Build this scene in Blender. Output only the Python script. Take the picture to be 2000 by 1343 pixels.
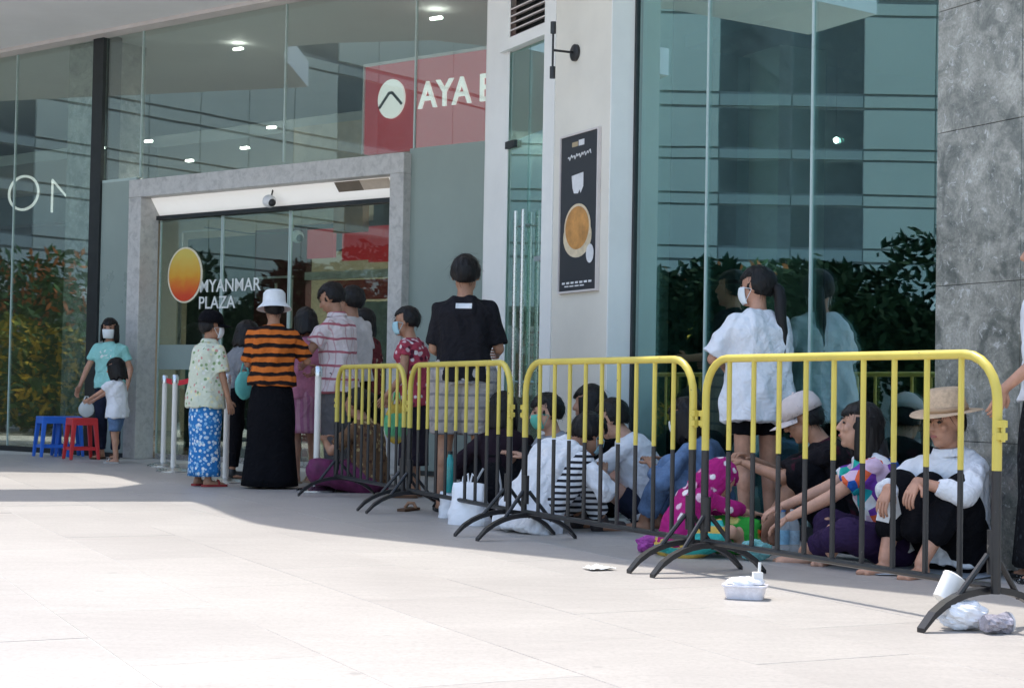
import bpy, bmesh, math, random
import numpy as np
from mathutils import Vector, Matrix, noise
random.seed(7)
R = math.radians
for o in list(bpy.data.objects): bpy.data.objects.remove(o)
SC = bpy.context.scene
COL = SC.collection

# ------------------------------------------------------------------ camera
F = 3200.0                      # focal length in photo pixels (2000 wide)
PITCH, ROLL, CH = math.atan((766.2-671.5)/F), 0.018, 0.827
fwd = Vector((0, math.cos(PITCH), math.sin(PITCH)))
r0 = Vector((1, 0, 0)); u0 = r0.cross(fwd)
rgt = r0*math.cos(ROLL)+u0*math.sin(ROLL); upv = u0*math.cos(ROLL)-r0*math.sin(ROLL)
CAM = Vector((0, 0, CH))
cd = bpy.data.cameras.new('camera'); cam = bpy.data.objects.new('camera', cd); COL.objects.link(cam)
cd.sensor_width = 36; cd.lens = 36*F/2000; cd.clip_end = 2000; cd.clip_start = .05
m = Matrix((rgt, upv, -fwd)).transposed().to_4x4(); m.translation = CAM; cam.matrix_world = m
SC.camera = cam
def ray(px, py): return fwd+rgt*((px-1000)/F)+upv*((671.5-py)/F)
def ground(px, py, z=0.0):
    d = ray(px, py); t = (z-CH)/d.z; return CAM+d*t
def hor(px): return 760+.018*(px-658)
def gp(px, d):                   # ground point at picture column px and distance d
    p = ground(px, hor(px)+F*CH/d); return p

# ------------------------------------------------------------------ world, sun
SUN_EL, SUN_AZ = R(70), math.atan2(-.47, .88)     # azimuth from +Y towards +X
sdir = Vector((math.sin(SUN_AZ)*math.cos(SUN_EL), math.cos(SUN_AZ)*math.cos(SUN_EL), math.sin(SUN_EL)))
W = bpy.data.worlds.new('World'); SC.world = W; W.use_nodes = True
nt = W.node_tree; bg = nt.nodes['Background']
sky = nt.nodes.new('ShaderNodeTexSky'); sky.sky_type = 'NISHITA'; sky.sun_disc = False
sky.sun_elevation = SUN_EL; sky.sun_rotation = SUN_AZ; sky.dust_density = 2.5; sky.air_density = 1.2
nt.links.new(sky.outputs[0], bg.inputs[0]); bg.inputs[1].default_value = .15
ld = bpy.data.lights.new('sun', 'SUN'); ld.energy = 2.0; ld.angle = R(.7); ld.color = (1, .955, .88)
lo = bpy.data.objects.new('sun', ld); COL.objects.link(lo)
lo.rotation_euler = sdir.to_track_quat('Z', 'Y').to_euler()
vs = SC.view_settings; vs.view_transform = 'Standard'; vs.look = 'None'; vs.exposure = 1.32; vs.gamma = 1
SC.render.engine = 'CYCLES'
SC.cycles.max_bounces = 10; SC.cycles.transparent_max_bounces = 24; SC.cycles.diffuse_bounces = 4

# ------------------------------------------------------------------ materials
def newmat(name):
    mt = bpy.data.materials.new(name); mt.use_nodes = True
    return mt, mt.node_tree, mt.node_tree.nodes['Principled BSDF']
def nd(t, typ, ins=None, **kw):
    n = t.nodes.new(typ)
    for k, v in kw.items(): setattr(n, k, v)
    for k, v in (ins or {}).items():
        if isinstance(v, bpy.types.NodeSocket): t.links.new(v, n.inputs[k])
        else: n.inputs[k].default_value = v
    return n
def c4(c): return (c[0], c[1], c[2], 1)
def hexc(r, g, b):
    f = lambda v: ((v/255+.055)/1.055)**2.4 if v > 10 else v/255/12.92
    return (f(r), f(g), f(b))
def mixc(t, fac, a, b):
    n = t.nodes.new('ShaderNodeMix'); n.data_type = 'RGBA'
    for k, v in ((0, fac), (6, a), (7, b)):
        if isinstance(v, bpy.types.NodeSocket): t.links.new(v, n.inputs[k])
        elif k == 0: n.inputs[0].default_value = v
        else: n.inputs[k].default_value = c4(v)
    return n.outputs[2]
def math_(t, op, a, b=None, c=None):
    n = t.nodes.new('ShaderNodeMath'); n.operation = op
    for i, v in enumerate((a, b, c)):
        if v is None: continue
        if isinstance(v, bpy.types.NodeSocket): t.links.new(v, n.inputs[i])
        else: n.inputs[i].default_value = v
    return n.outputs[0]
def coord(t, world=False):
    if world: return t.nodes.new('ShaderNodeNewGeometry').outputs['Position']
    return t.nodes.new('ShaderNodeTexCoord').outputs['Object']
def bump(t, bs, h, strength, dist=.01):
    b = nd(t, 'ShaderNodeBump', {'Height': h, 'Strength': strength, 'Distance': dist})
    t.links.new(b.outputs[0], bs.inputs['Normal'])
CACHE = {}
def foldbump(t, b, co):
    n1 = nd(t, 'ShaderNodeTexNoise', {'Vector': co, 'Scale': 8, 'Detail': 3, 'Roughness': .45, 'Distortion': 2.4})
    n2 = nd(t, 'ShaderNodeTexNoise', {'Vector': co, 'Scale': 26, 'Detail': 3, 'Distortion': 1.2})
    n3 = nd(t, 'ShaderNodeTexNoise', {'Vector': co, 'Scale': 260, 'Detail': 1})
    h = math_(t, 'ADD', math_(t, 'ADD', n1.outputs[0], math_(t, 'MULTIPLY', n2.outputs[0], .2)), math_(t, 'MULTIPLY', n3.outputs[0], .03))
    bump(t, b, h, .42, .05)
def M(name, col, rough=.6, metal=0, var=.18, scale=6, bmp=0, bscale=60, spec=.5, coat=0, world=False):
    if name in CACHE: return CACHE[name]
    mt, t, b = newmat(name)
    co = coord(t, world)
    n = nd(t, 'ShaderNodeTexNoise', {'Vector': co, 'Scale': scale, 'Detail': 6, 'Roughness': .65})
    dk = tuple(c*(1-var) for c in col); lt = tuple(min(1, c*(1+var)) for c in col)
    r = nd(t, 'ShaderNodeMapRange', {0: n.outputs[0], 1: .3, 2: .7})
    t.links.new(mixc(t, r.outputs[0], dk, lt), b.inputs['Base Color'])
    rr = nd(t, 'ShaderNodeMapRange', {0: n.outputs[0], 1: .25, 2: .75, 3: max(0, rough-.08), 4: min(1, rough+.08)})
    t.links.new(rr.outputs[0], b.inputs['Roughness'])
    b.inputs['Metallic'].default_value = metal; b.inputs['Specular IOR Level'].default_value = spec
    b.inputs['Coat Weight'].default_value = coat
    if bmp:
        n2 = nd(t, 'ShaderNodeTexNoise', {'Vector': co, 'Scale': bscale, 'Detail': 4})
        bump(t, b, n2.outputs[0], bmp)
    CACHE[name] = mt; return mt
def cloth(name, col, var=.12):
    if name in CACHE: return CACHE[name]
    mt = M(name, col, .9, 0, var, 9, 0, 26, .08); t = mt.node_tree; foldbump(t, t.nodes['Principled BSDF'], coord(t)); return mt
def emis(name, col, s):
    if name in CACHE: return CACHE[name]
    mt, t, b = newmat(name); b.inputs['Base Color'].default_value = c4(col)
    b.inputs['Emission Color'].default_value = c4(col); b.inputs['Emission Strength'].default_value = s
    CACHE[name] = mt; return mt
def glassmat(name, tint, refl, base=.10, rough=.0, wav=.0):
    mt, t, b = newmat(name); t.nodes.remove(b); out = t.nodes['Material Output']
    tr = nd(t, 'ShaderNodeBsdfTransparent', {0: c4(tint)})
    gl = nd(t, 'ShaderNodeBsdfGlossy', {0: c4(refl), 'Roughness': rough})
    if wav:
        n = nd(t, 'ShaderNodeTexNoise', {'Vector': coord(t), 'Scale': .9, 'Detail': 1})
        bp = nd(t, 'ShaderNodeBump', {'Height': n.outputs[0], 'Strength': wav, 'Distance': .02}); t.links.new(bp.outputs[0], gl.inputs['Normal'])
    ge = t.nodes.new('ShaderNodeNewGeometry'); vm = nd(t, 'ShaderNodeVectorMath', {0: ge.outputs['Normal'], 1: ge.outputs['Incoming']}, operation='DOT_PRODUCT')
    ca = math_(t, 'ABSOLUTE', vm.outputs['Value'])
    f = math_(t, 'MINIMUM', 1.0, math_(t, 'MULTIPLY_ADD', math_(t, 'POWER', math_(t, 'SUBTRACT', 1.0, ca), 4.0), .9, .04+base))
    mx = nd(t, 'ShaderNodeMixShader', {0: f, 1: tr.outputs[0], 2: gl.outputs[0]})
    t.links.new(mx.outputs[0], out.inputs[0]); return mt
def stone(name, cols, scale, rough, flecks=0, bmp=.1, coat=0):
    mt, t, b = newmat(name); co = coord(t, True)
    n1 = nd(t, 'ShaderNodeTexNoise', {'Vector': co, 'Scale': scale, 'Detail': 8, 'Roughness': .7, 'Distortion': .6})
    cr = nd(t, 'ShaderNodeValToRGB', {0: n1.outputs[0]}); e = cr.color_ramp.elements
    e[0].position = .3; e[1].position = .72; e[0].color = c4(cols[0]); e[1].color = c4(cols[-1])
    for i, c in enumerate(cols[1:-1]): x = e.new(.3+.42*(i+1)/(len(cols)-1)); x.color = c4(c)
    col = cr.outputs[0]
    n2 = nd(t, 'ShaderNodeTexNoise', {'Vector': co, 'Scale': scale*16, 'Detail': 3})
    r2 = nd(t, 'ShaderNodeMapRange', {0: n2.outputs[0], 1: .35, 2: .7})
    col = mixc(t, math_(t, 'MULTIPLY', r2.outputs[0], .35), col, cols[0])
    if flecks:
        n3 = nd(t, 'ShaderNodeTexNoise', {'Vector': co, 'Scale': scale*3.1, 'Detail': 10, 'Roughness': .8, 'Distortion': 1.6})
        r3 = nd(t, 'ShaderNodeMapRange', {0: n3.outputs[0], 1: .55, 2: .63})
        col = mixc(t, math_(t, 'MULTIPLY', r3.outputs[0], flecks), col, (.6, .6, .58))
        n4 = nd(t, 'ShaderNodeTexNoise', {'Vector': co, 'Scale': scale*.55, 'Detail': 5, 'Distortion': 2.2})
        r4 = nd(t, 'ShaderNodeMapRange', {0: n4.outputs[0], 1: .56, 2: .66, 3: 0, 4: .6})
        col = mixc(t, r4.outputs[0], col, cols[0])
    t.links.new(col, b.inputs['Base Color']); b.inputs['Roughness'].default_value = rough
    b.inputs['Coat Weight'].default_value = coat
    if bmp: bump(t, b, n2.outputs[0], bmp, .004)
    return mt

m_black = M('black_paint', (.018, .018, .02), .42, 0, .3, 30)
m_dark = M('dark_metal', (.03, .034, .036), .4, .3, .2, 10)
m_steel = M('brushed_steel', (.62, .63, .64), .28, 1, .1, 20)
m_chrome = M('polished_steel', (.75, .75, .75), .12, 1, .05, 20)
m_white = M('white_panel', (.82, .82, .79), .45, 0, .05, 2, world=True)
m_cream = M('warm_grey_panel', (.72, .685, .60), .6, 0, .06, 1.5, world=True)
m_soffit = M('soffit_panel', (.80, .80, .79), .7, 0, .05, .9, .05, 30, world=True)
m_trim = M('pale_trim', (.62, .57, .54), .5, 0, .08, 3, world=True)
m_frost = M('frosted_glass', (.265, .325, .30), .32, 0, .08, .7, world=True)
m_granite = stone('pale_granite', [(.36, .355, .345), (.54, .53, .51), (.62, .61, .585)], 12, .42)
m_granite_d = stone('granite_reveal', [(.27, .27, .28), (.42, .42, .43), (.50, .50, .50)], 7, .4)
m_marble = stone('grey_marble', [(.085, .095, .088), (.32, .315, .275), (.54, .52, .46)], 5.0, .14, .8, .02, .6)
m_marble_d = stone('dark_marble', [(.03, .035, .035), (.10, .115, .11), (.2, .21, .2)], 4.6, .2, .5, .02)
m_glassL = glassmat('clear_glass', (.88, .94, .92), (.84, .92, .88), .17, 0, .03)
m_glassD = glassmat('door_glass', (.78, .87, .83), (.80, .90, .85), .13, 0, .02)
m_glassR = glassmat('teal_glass', (.66, .82, .79), (.66, .88, .86), .32, 0, .03)
m_edge = M('glass_edge', (.42, .52, .50), .3, 0, .05, 5)
def chipped(name, col, chip, rough):
    mt, t, b = newmat(name); co = coord(t)
    n = nd(t, 'ShaderNodeTexNoise', {'Vector': co, 'Scale': 26, 'Detail': 6, 'Roughness': .7}); n2 = nd(t, 'ShaderNodeTexNoise', {'Vector': co, 'Scale': 4, 'Detail': 3})
    c_ = mixc(t, n2.outputs[0], tuple(x*.72 for x in col), tuple(min(1, x*1.22) for x in col))
    f = nd(t, 'ShaderNodeMapRange', {0: n.outputs[0], 1: .66, 2: .69})
    t.links.new(mixc(t, f.outputs[0], c_, chip), b.inputs['Base Color']); b.inputs['Roughness'].default_value = rough
    bump(t, b, n.outputs[0], .15, .004); return mt
m_yellow = chipped('yellow_paint', (.58, .47, .085), (.12, .08, .05), .4)
m_blackp = chipped('black_barrier_paint', (.014, .014, .016), (.12, .11, .10), .38)
m_red = M('red_panel', (.46, .035, .045), .45, 0, .08, 3)
m_skin = {}
def skin(i):
    cols = [(.48, .25, .165), (.38, .195, .12), (.30, .15, .09), (.52, .29, .20)]
    return M('skin_%d' % i, cols[i], .5, 0, .22, 11, .12, 120, .4)
m_hair = None
def mk_hair():
    mt, t, b = newmat('black_hair'); co = coord(t)
    mp = nd(t, 'ShaderNodeMapping', {0: co}); mp.inputs['Scale'].default_value = (90, 90, 9)
    n = nd(t, 'ShaderNodeTexNoise', {'Vector': mp.outputs[0], 'Scale': 1, 'Detail': 4})
    t.links.new(mixc(t, n.outputs[0], (.003, .003, .004), (.014, .011, .010)), b.inputs['Base Color'])
    b.inputs['Roughness'].default_value = .5; b.inputs['Specular IOR Level'].default_value = .3; bump(t, b, n.outputs[0], .8, .006); return mt
m_hair = mk_hair()
def pat_stripes(name, a, b_, period, duty=.5, axis='Z', dist=.35, soft=.06):
    mt, t, b = newmat(name); co = coord(t); sp = nd(t, 'ShaderNodeSeparateXYZ', {0: co})
    n = nd(t, 'ShaderNodeTexNoise', {'Vector': co, 'Scale': 7, 'Detail': 2})
    z = math_(t, 'ADD', math_(t, 'DIVIDE', sp.outputs[axis], period), math_(t, 'MULTIPLY', n.outputs[0], dist))
    fr = math_(t, 'FRACT', z)
    r = nd(t, 'ShaderNodeMapRange', {0: fr, 1: duty-soft, 2: duty+soft})
    t.links.new(mixc(t, r.outputs[0], a, b_), b.inputs['Base Color']); b.inputs['Roughness'].default_value = .85
    b.inputs['Specular IOR Level'].default_value = .1; foldbump(t, b, co); return mt
def pat_spots(name, base, cols, scale, size=.38, jitter=1.0):
    mt, t, b = newmat(name); co = coord(t)
    n = nd(t, 'ShaderNodeTexNoise', {'Vector': co, 'Scale': 30, 'Detail': 2})
    v = nd(t, 'ShaderNodeTexVoronoi', {'Vector': co, 'Scale': scale, 'Randomness': jitter})
    d = math_(t, 'ADD', v.outputs['Distance'], math_(t, 'MULTIPLY_ADD', n.outputs[0], .35, -.17))
    msk = nd(t, 'ShaderNodeMapRange', {0: d, 1: size-.05, 2: size+.05, 3: 1, 4: 0})
    sp = nd(t, 'ShaderNodeSeparateColor', {0: v.outputs['Color']})
    cr = nd(t, 'ShaderNodeValToRGB', {0: sp.outputs[0]}); cr.color_ramp.interpolation = 'CONSTANT'
    e = cr.color_ramp.elements; e[0].color = c4(cols[0]); e[1].position = .999; e[1].color = c4(cols[-1])
    for i, c in enumerate(cols[1:]): x = e.new((i+1)/len(cols)); x.color = c4(c)
    t.links.new(mixc(t, msk.outputs[0], base, cr.outputs[0]), b.inputs['Base Color'])
    b.inputs['Roughness'].default_value = .85; b.inputs['Specular IOR Level'].default_value = .1; foldbump(t, b, co); return mt
def pat_plaid(name, base, line, px, pz, wx=.12, wz=.2, vert=.5):
    mt, t, b = newmat(name); co = coord(t); sp = nd(t, 'ShaderNodeSeparateXYZ', {0: co})
    n = nd(t, 'ShaderNodeTexNoise', {'Vector': co, 'Scale': 6, 'Detail': 2})
    def ln(s, per, w, dz):
        f = math_(t, 'FRACT', math_(t, 'ADD', math_(t, 'DIVIDE', s, per), math_(t, 'MULTIPLY', n.outputs[0], dz)))
        return math_(t, 'LESS_THAN', f, w)
    h = ln(sp.outputs[2], pz, wz, .3); xy = math_(t, 'ADD', sp.outputs[0], sp.outputs[1]); v = ln(xy, px, wx, .3)
    f = math_(t, 'MAXIMUM', math_(t, 'MULTIPLY', h, .85), math_(t, 'MULTIPLY', v, vert))
    t.links.new(mixc(t, f, base, line), b.inputs['Base Color']); b.inputs['Roughness'].default_value = .85
    b.inputs['Specular IOR Level'].default_value = .1; foldbump(t, b, co); return mt
def pat_print(name, base, col, box, scale=40, thr=.5):
    """a flat print inside box (x0,x1,z0,z1, side): side +1 front, -1 back"""
    mt, t, b = newmat(name); co = coord(t); sp = nd(t, 'ShaderNodeSeparateXYZ', {0: co})
    x0, x1, z0, z1, s = box
    f = math_(t, 'GREATER_THAN', sp.outputs[0], x0)
    for op, v, k in (('LESS_THAN', x1, 0), ('GREATER_THAN', z0, 2), ('LESS_THAN', z1, 2)):
        f = math_(t, 'MULTIPLY', f, math_(t, op, sp.outputs[k], v))
    f = math_(t, 'MULTIPLY', f, math_(t, 'GREATER_THAN', math_(t, 'MULTIPLY', sp.outputs[1], s), 0))
    n = nd(t, 'ShaderNodeTexNoise', {'Vector': co, 'Scale': scale, 'Detail': 1})
    f = math_(t, 'MULTIPLY', f, math_(t, 'GREATER_THAN', n.outputs[0], thr))
    t.links.new(mixc(t, f, base, col), b.inputs['Base Color']); b.inputs['Roughness'].default_value = .85
    b.inputs['Specular IOR Level'].default_value = .1; foldbump(t, b, co); return mt

# ------------------------------------------------------------------ mesh helpers
class MB:
    def __init__(s): s.v = []; s.f = []
    def add(s, vs_, fs):
        k = len(s.v); s.v += [Vector(v) for v in vs_]; s.f += [tuple(i+k for i in f) for f in fs]; return s
    def hexa(s, p):              # 8 corners: bottom ring 0-3, top ring 4-7
        return s.add(p, [(3, 2, 1, 0), (4, 5, 6, 7), (0, 1, 5, 4), (1, 2, 6, 5), (2, 3, 7, 6), (3, 0, 4, 7)])
    def box(s, c, d, rot=None):
        x, y, z = d[0]/2, d[1]/2, d[2]/2
        p = [Vector(q) for q in ((-x, -y, -z), (x, -y, -z), (x, y, -z), (-x, y, -z), (-x, -y, z), (x, -y, z), (x, y, z), (-x, y, z))]
        if rot is not None: p = [rot @ q for q in p]
        return s.hexa([q+Vector(c) for q in p])
    def prism(s, poly, z0, z1):
        n = len(poly); v = [(p[0], p[1], z0) for p in poly]+[(p[0], p[1], z1) for p in poly]
        return s.add(v, [tuple(range(n))[::-1], tuple(range(n, 2*n))]+[(i, (i+1) % n, n+(i+1) % n, n+i) for i in range(n)])
    def rings(s, rs, close=True, caps=True):
        n = len(rs[0]); k = len(s.v)
        for r in rs: s.v += [Vector(q) for q in r]
        for i in range(len(rs)-1):
            for j in range(n if close else n-1):
                a = k+i*n+j; b = k+i*n+(j+1) % n; s.f.append((a, b, b+n, a+n))
        if caps: s.f.append(tuple(k+j for j in range(n))[::-1]); s.f.append(tuple(k+(len(rs)-1)*n+j for j in range(n)))
        return s
    def tube(s, pts, rad, seg=8, caps=True):
        pts = [Vector(p) for p in pts]; n = len(pts)
        if not hasattr(rad, '__len__'): rad = [rad]*n
        tan = [(pts[min(i+1, n-1)]-pts[max(i-1, 0)]).normalized() for i in range(n)]
        a = tan[0].orthogonal().normalized(); rs = []
        for i in range(n):
            a = (a-tan[i]*a.dot(tan[i])).normalized(); b = tan[i].cross(a)
            rs.append([pts[i]+(a*math.cos(2*math.pi*j/seg)+b*math.sin(2*math.pi*j/seg))*rad[i] for j in range(seg)])
        return s.rings(rs, True, caps)
    def capsule(s, p0, a, p1, b, seg=12):
        p0 = Vector(p0); p1 = Vector(p1); d = (p1-p0); L = max(d.length, 1e-5); d = d/L
        pts, rad = [], []
        for th in (80, 50, 25, 0): pts.append(p0-d*a*math.sin(R(th))); rad.append(a*math.cos(R(th)))
        for th in (0, 25, 50, 80): pts.append(p1+d*b*math.sin(R(th))); rad.append(b*math.cos(R(th)))
        return s.tube(pts, rad, seg)
    def ell(s, c, r, rot=None, seg=16, rng=10, fn=None):
        vs_, fs = [], []
        for i in range(rng+1):
            th = math.pi*i/rng
            for j in range(seg):
                ph = 2*math.pi*j/seg
                d = Vector((math.sin(th)*math.cos(ph), math.sin(th)*math.sin(ph), math.cos(th)))
                k = fn(d) if fn else 1
                p = Vector((d.x*r[0], d.y*r[1], d.z*r[2]))*k
                vs_.append((rot @ p if rot is not None else p)+Vector(c))
        for i in range(rng):
            for j in range(seg):
                a = i*seg+j; b = i*seg+(j+1) % seg; fs.append((a, a+seg, b+seg, b))
        return s.add(vs_, fs)
    def build(s, name, mat, parent=None, smooth=False, bevel=0, **tags):
        me = bpy.data.meshes.new(name); me.from_pydata([tuple(v) for v in s.v], [], s.f)
        bm = bmesh.new(); bm.from_mesh(me); bmesh.ops.remove_doubles(bm, verts=bm.verts, dist=1e-6)
        if bevel: bmesh.ops.bevel(bm, geom=list(bm.edges), offset=bevel, segments=1, affect='EDGES', profile=.6)
        bmesh.ops.recalc_face_normals(bm, faces=bm.faces); bm.to_mesh(me); bm.free()
        return link(name, me, mat, parent, smooth, **tags)
def link(name, me, mat, parent=None, smooth=False, **tags):
    me.materials.clear()
    if mat: me.materials.append(mat)
    if smooth:
        for p in me.polygons: p.use_smooth = True
        if smooth != 'all':
            try: me.set_sharp_from_angle(angle=R(38))
            except Exception: pass
    o = bpy.data.objects.new(name, me); COL.objects.link(o)
    if parent: o.parent = parent
    for k, v in tags.items(): o[k] = v
    return o
def tag(o, label, cat, group=None):
    o['label'] = label; o['category'] = cat
    if group: o['group'] = group
    return o
def thing(name, label, cat, loc=(0, 0, 0), rz=0, group=None):
    o = bpy.data.objects.new(name, None); COL.objects.link(o); o.location = loc; o.rotation_euler = (0, 0, rz)
    o.empty_display_size = .1
    return tag(o, label, cat, group)
TMP = bpy.data.scenes.new('tmp'); TVL = TMP.view_layers[0]
def evalmesh(ob):
    TMP.collection.objects.link(ob); TVL.update(); dg = TVL.depsgraph; dg.update()
    me = bpy.data.meshes.new_from_object(ob.evaluated_get(dg)); d = ob.data
    bpy.data.objects.remove(ob)
    return me
def remesh(mb, vox, smooth=3, wr=0, wscale=9, seed=0):
    me = bpy.data.meshes.new('t'); me.from_pydata([tuple(v) for v in mb.v], [], mb.f)
    bm = bmesh.new(); bm.from_mesh(me); bmesh.ops.recalc_face_normals(bm, faces=bm.faces); bm.to_mesh(me); bm.free()
    ob = bpy.data.objects.new('t', me)
    md = ob.modifiers.new('r', 'REMESH'); md.mode = 'VOXEL'; md.voxel_size = vox; md.adaptivity = 0
    if smooth: sm = ob.modifiers.new('s', 'SMOOTH'); sm.factor = .5; sm.iterations = smooth
    out = evalmesh(ob); bpy.data.meshes.remove(me)
    if wr:
        nv = len(out.vertices); co = np.empty(nv*3, 'f'); out.vertices.foreach_get('co', co); co = co.reshape(-1, 3)
        no = np.empty(nv*3, 'f'); out.vertex_normals.foreach_get('vector', no); no = no.reshape(-1, 3)
        rg = np.random.default_rng(seed+5); w = np.zeros(nv, 'f')
        for i in range(9):                       # creases: folded sine sheets in random directions
            dv = rg.normal(size=3); dv[2] *= .55; dv /= np.linalg.norm(dv); fq = wscale*(1.6+2.6*rg.random()); ph = rg.random()*6.28
            bend = 1.2*np.sin(co @ (rg.normal(size=3)*wscale*.8)+ph*2)
            w += (.5+.5*np.sin((co @ dv*fq+ph+bend)*1.5))**2.6*(.7+.5*rg.random())
        co += no*((w-w.mean())*.55*wr)[:, None]
        out.vertices.foreach_set('co', co.ravel()); out.update()
    return out
def textmesh(body, size, ext=.01, bold=0):
    cu = bpy.data.curves.new('t', 'FONT'); cu.body = body; cu.size = size; cu.extrude = ext; cu.offset = bold
    cu.resolution_u = 3
    return evalmesh(bpy.data.objects.new('t', cu))

class Wall:
    """vertical plane: s runs along it (to the right in the picture), off points out to the square"""
    def __init__(w, p, q):
        w.o = Vector((p[0], p[1], 0)); w.u = Vector((q[0]-p[0], q[1]-p[1], 0)).normalized()
        w.n = w.u.cross(Vector((0, 0, 1)))
        if w.n.dot(CAM-w.o) < 0: w.n = -w.n
    def pt(w, s, off, z): return w.o+w.u*s+w.n*off+Vector((0, 0, z))
    def px(w, x, y, off=0):
        d = ray(x, y); t = ((w.o+w.n*off)-CAM).dot(w.n)/d.dot(w.n); p = CAM+d*t
        return (p-w.o).dot(w.u), p.z
    def s(w, x, y, off=0): return w.px(x, y, off)[0]
    def z(w, x, y, off=0): return w.px(x, y, off)[1]
    def box(w, mb, s0, s1, o0, o1, z0, z1):
        P = w.pt
        return mb.hexa([P(s0, o0, z0), P(s1, o0, z0), P(s1, o1, z0), P(s0, o1, z0), P(s0, o0, z1), P(s1, o0, z1), P(s1, o1, z1), P(s0, o1, z1)])
    def one(w, name, mat, parent, s0, s1, o0, o1, z0, z1, bevel=0, **k):
        return w.box(MB(), s0, s1, o0, o1, z0, z1).build(name, mat, parent, bevel=bevel, **k)
    def mat(w, s, off, z):
        m = Matrix((w.u, Vector((0, 0, 1)), w.n)).transposed().to_4x4(); m.translation = w.pt(s, off, z); return m

WL = Wall(gp(0, 20.35), gp(960, 15.5))
def rp(px):
    u = (px-1000)/F; d = 6.379/(u+.484); return (u*d, d)
WR = Wall(rp(980), rp(1838))
#%%STRUCTURE
# ------------------------------------------------------------------ ground and paving
m_pave = stone('paving_granite', [(.40, .385, .365), (.47, .455, .43), (.53, .515, .49)], 2.2, .55, 0, .12)
def tilemat():
    mt, t, b = newmat('paving_tile_granite'); co = coord(t, True)
    oi = t.nodes.new('ShaderNodeObjectInfo').outputs['Random']
    mp = nd(t, 'ShaderNodeMapping', {0: co}); mp.inputs['Rotation'].default_value = (0, 0, -math.atan2(WR.u.y, WR.u.x)); mp.inputs['Scale'].default_value = (1.2, 5, 1)
    n1 = nd(t, 'ShaderNodeTexNoise', {'Vector': mp.outputs[0], 'Scale': 2.6, 'Detail': 9, 'Roughness': .7, 'Distortion': .5})
    n2 = nd(t, 'ShaderNodeTexNoise', {'Vector': co, 'Scale': 48, 'Detail': 5, 'Roughness': .75})
    n3 = nd(t, 'ShaderNodeTexNoise', {'Vector': co, 'Scale': .8, 'Detail': 4})
    f = math_(t, 'ADD', math_(t, 'MULTIPLY', n1.outputs[0], .6), math_(t, 'ADD', math_(t, 'MULTIPLY', oi, .16), math_(t, 'MULTIPLY_ADD', n3.outputs[0], .7, -.3)))
    r = nd(t, 'ShaderNodeMapRange', {0: f, 1: .2, 2: .9})
    col = mixc(t, r.outputs[0], (.315, .292, .272), (.48, .452, .418))
    col = mixc(t, nd(t, 'ShaderNodeMapRange', {0: n2.outputs[0], 1: .45, 2: .75, 4: .75}).outputs[0], col, (.25, .23, .215))
    v = nd(t, 'ShaderNodeTexVoronoi', {'Vector': co, 'Scale': 3.1}); nz = nd(t, 'ShaderNodeTexNoise', {'Vector': co, 'Scale': 14, 'Detail': 3})
    st = nd(t, 'ShaderNodeMapRange', {0: math_(t, 'ADD', v.outputs[0], math_(t, 'MULTIPLY', nz.outputs[0], .12)), 1: .1, 2: .13, 3: .45, 4: 0})
    col = mixc(t, st.outputs[0], col, (.2, .19, .18))
    t.links.new(col, b.inputs['Base Color'])
    b.inputs['Roughness'].default_value = .5; bump(t, b, n2.outputs[0], .12, .003); return mt
m_tile = tilemat()
g = MB().add([(-300, -300, -.008), (300, -300, -.008), (300, 300, -.008), (-300, 300, -.008)], [(0, 1, 2, 3)]).build('ground', m_pave, kind='structure')
pave = MB().prism([WR.pt(s, o, 0)[:2] for s, o in ((-12, .3), (12.5, .3), (12.5, 14), (-12, 14))], -.007, -.0012).build('pavement', m_pave, kind='structure')
TW, TL = .6, 1.2
tm = None; cand = []
A = ground(240, 1100)-WR.o; a_off = A.dot(WR.n) % TW
def toy(p):
    d = p-CAM; k = d.dot(fwd)
    return (1000+F*d.dot(rgt)/k, 671.5-F*d.dot(upv)/k, k) if k > .3 else (9e9, 9e9, k)
for i in range(0, 40):
    for j in range(-12, 24):
        o = a_off+TW*(i+.5); s = -TL*4+TL*(j+.5)+(TL/2 if i % 2 else 0)
        p = WR.pt(s, o, 0); x, y, k = toy(p)
        if -330 < x < 2330 and 840 < y < 1750 and (p-WL.o).dot(WL.n) > .75: cand.append((k, p))
cand.sort(key=lambda c: c[0])
rz = math.atan2(WR.u.y, WR.u.x)
for k, p in cand[:300]:
    if tm is None:
        t0 = MB().box((0, 0, -.01), (TL-.003, TW-.003, .02)).build('paving_tile', m_tile, pave, bevel=.0008); tm = t0
        t = t0
    else:
        t = tm.copy(); COL.objects.link(t)
    t.location = (p.x, p.y, random.uniform(-.0006, .0006)); t.rotation_euler = (random.uniform(-.0006, .0006), random.uniform(-.0004, .0004), rz)

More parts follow.
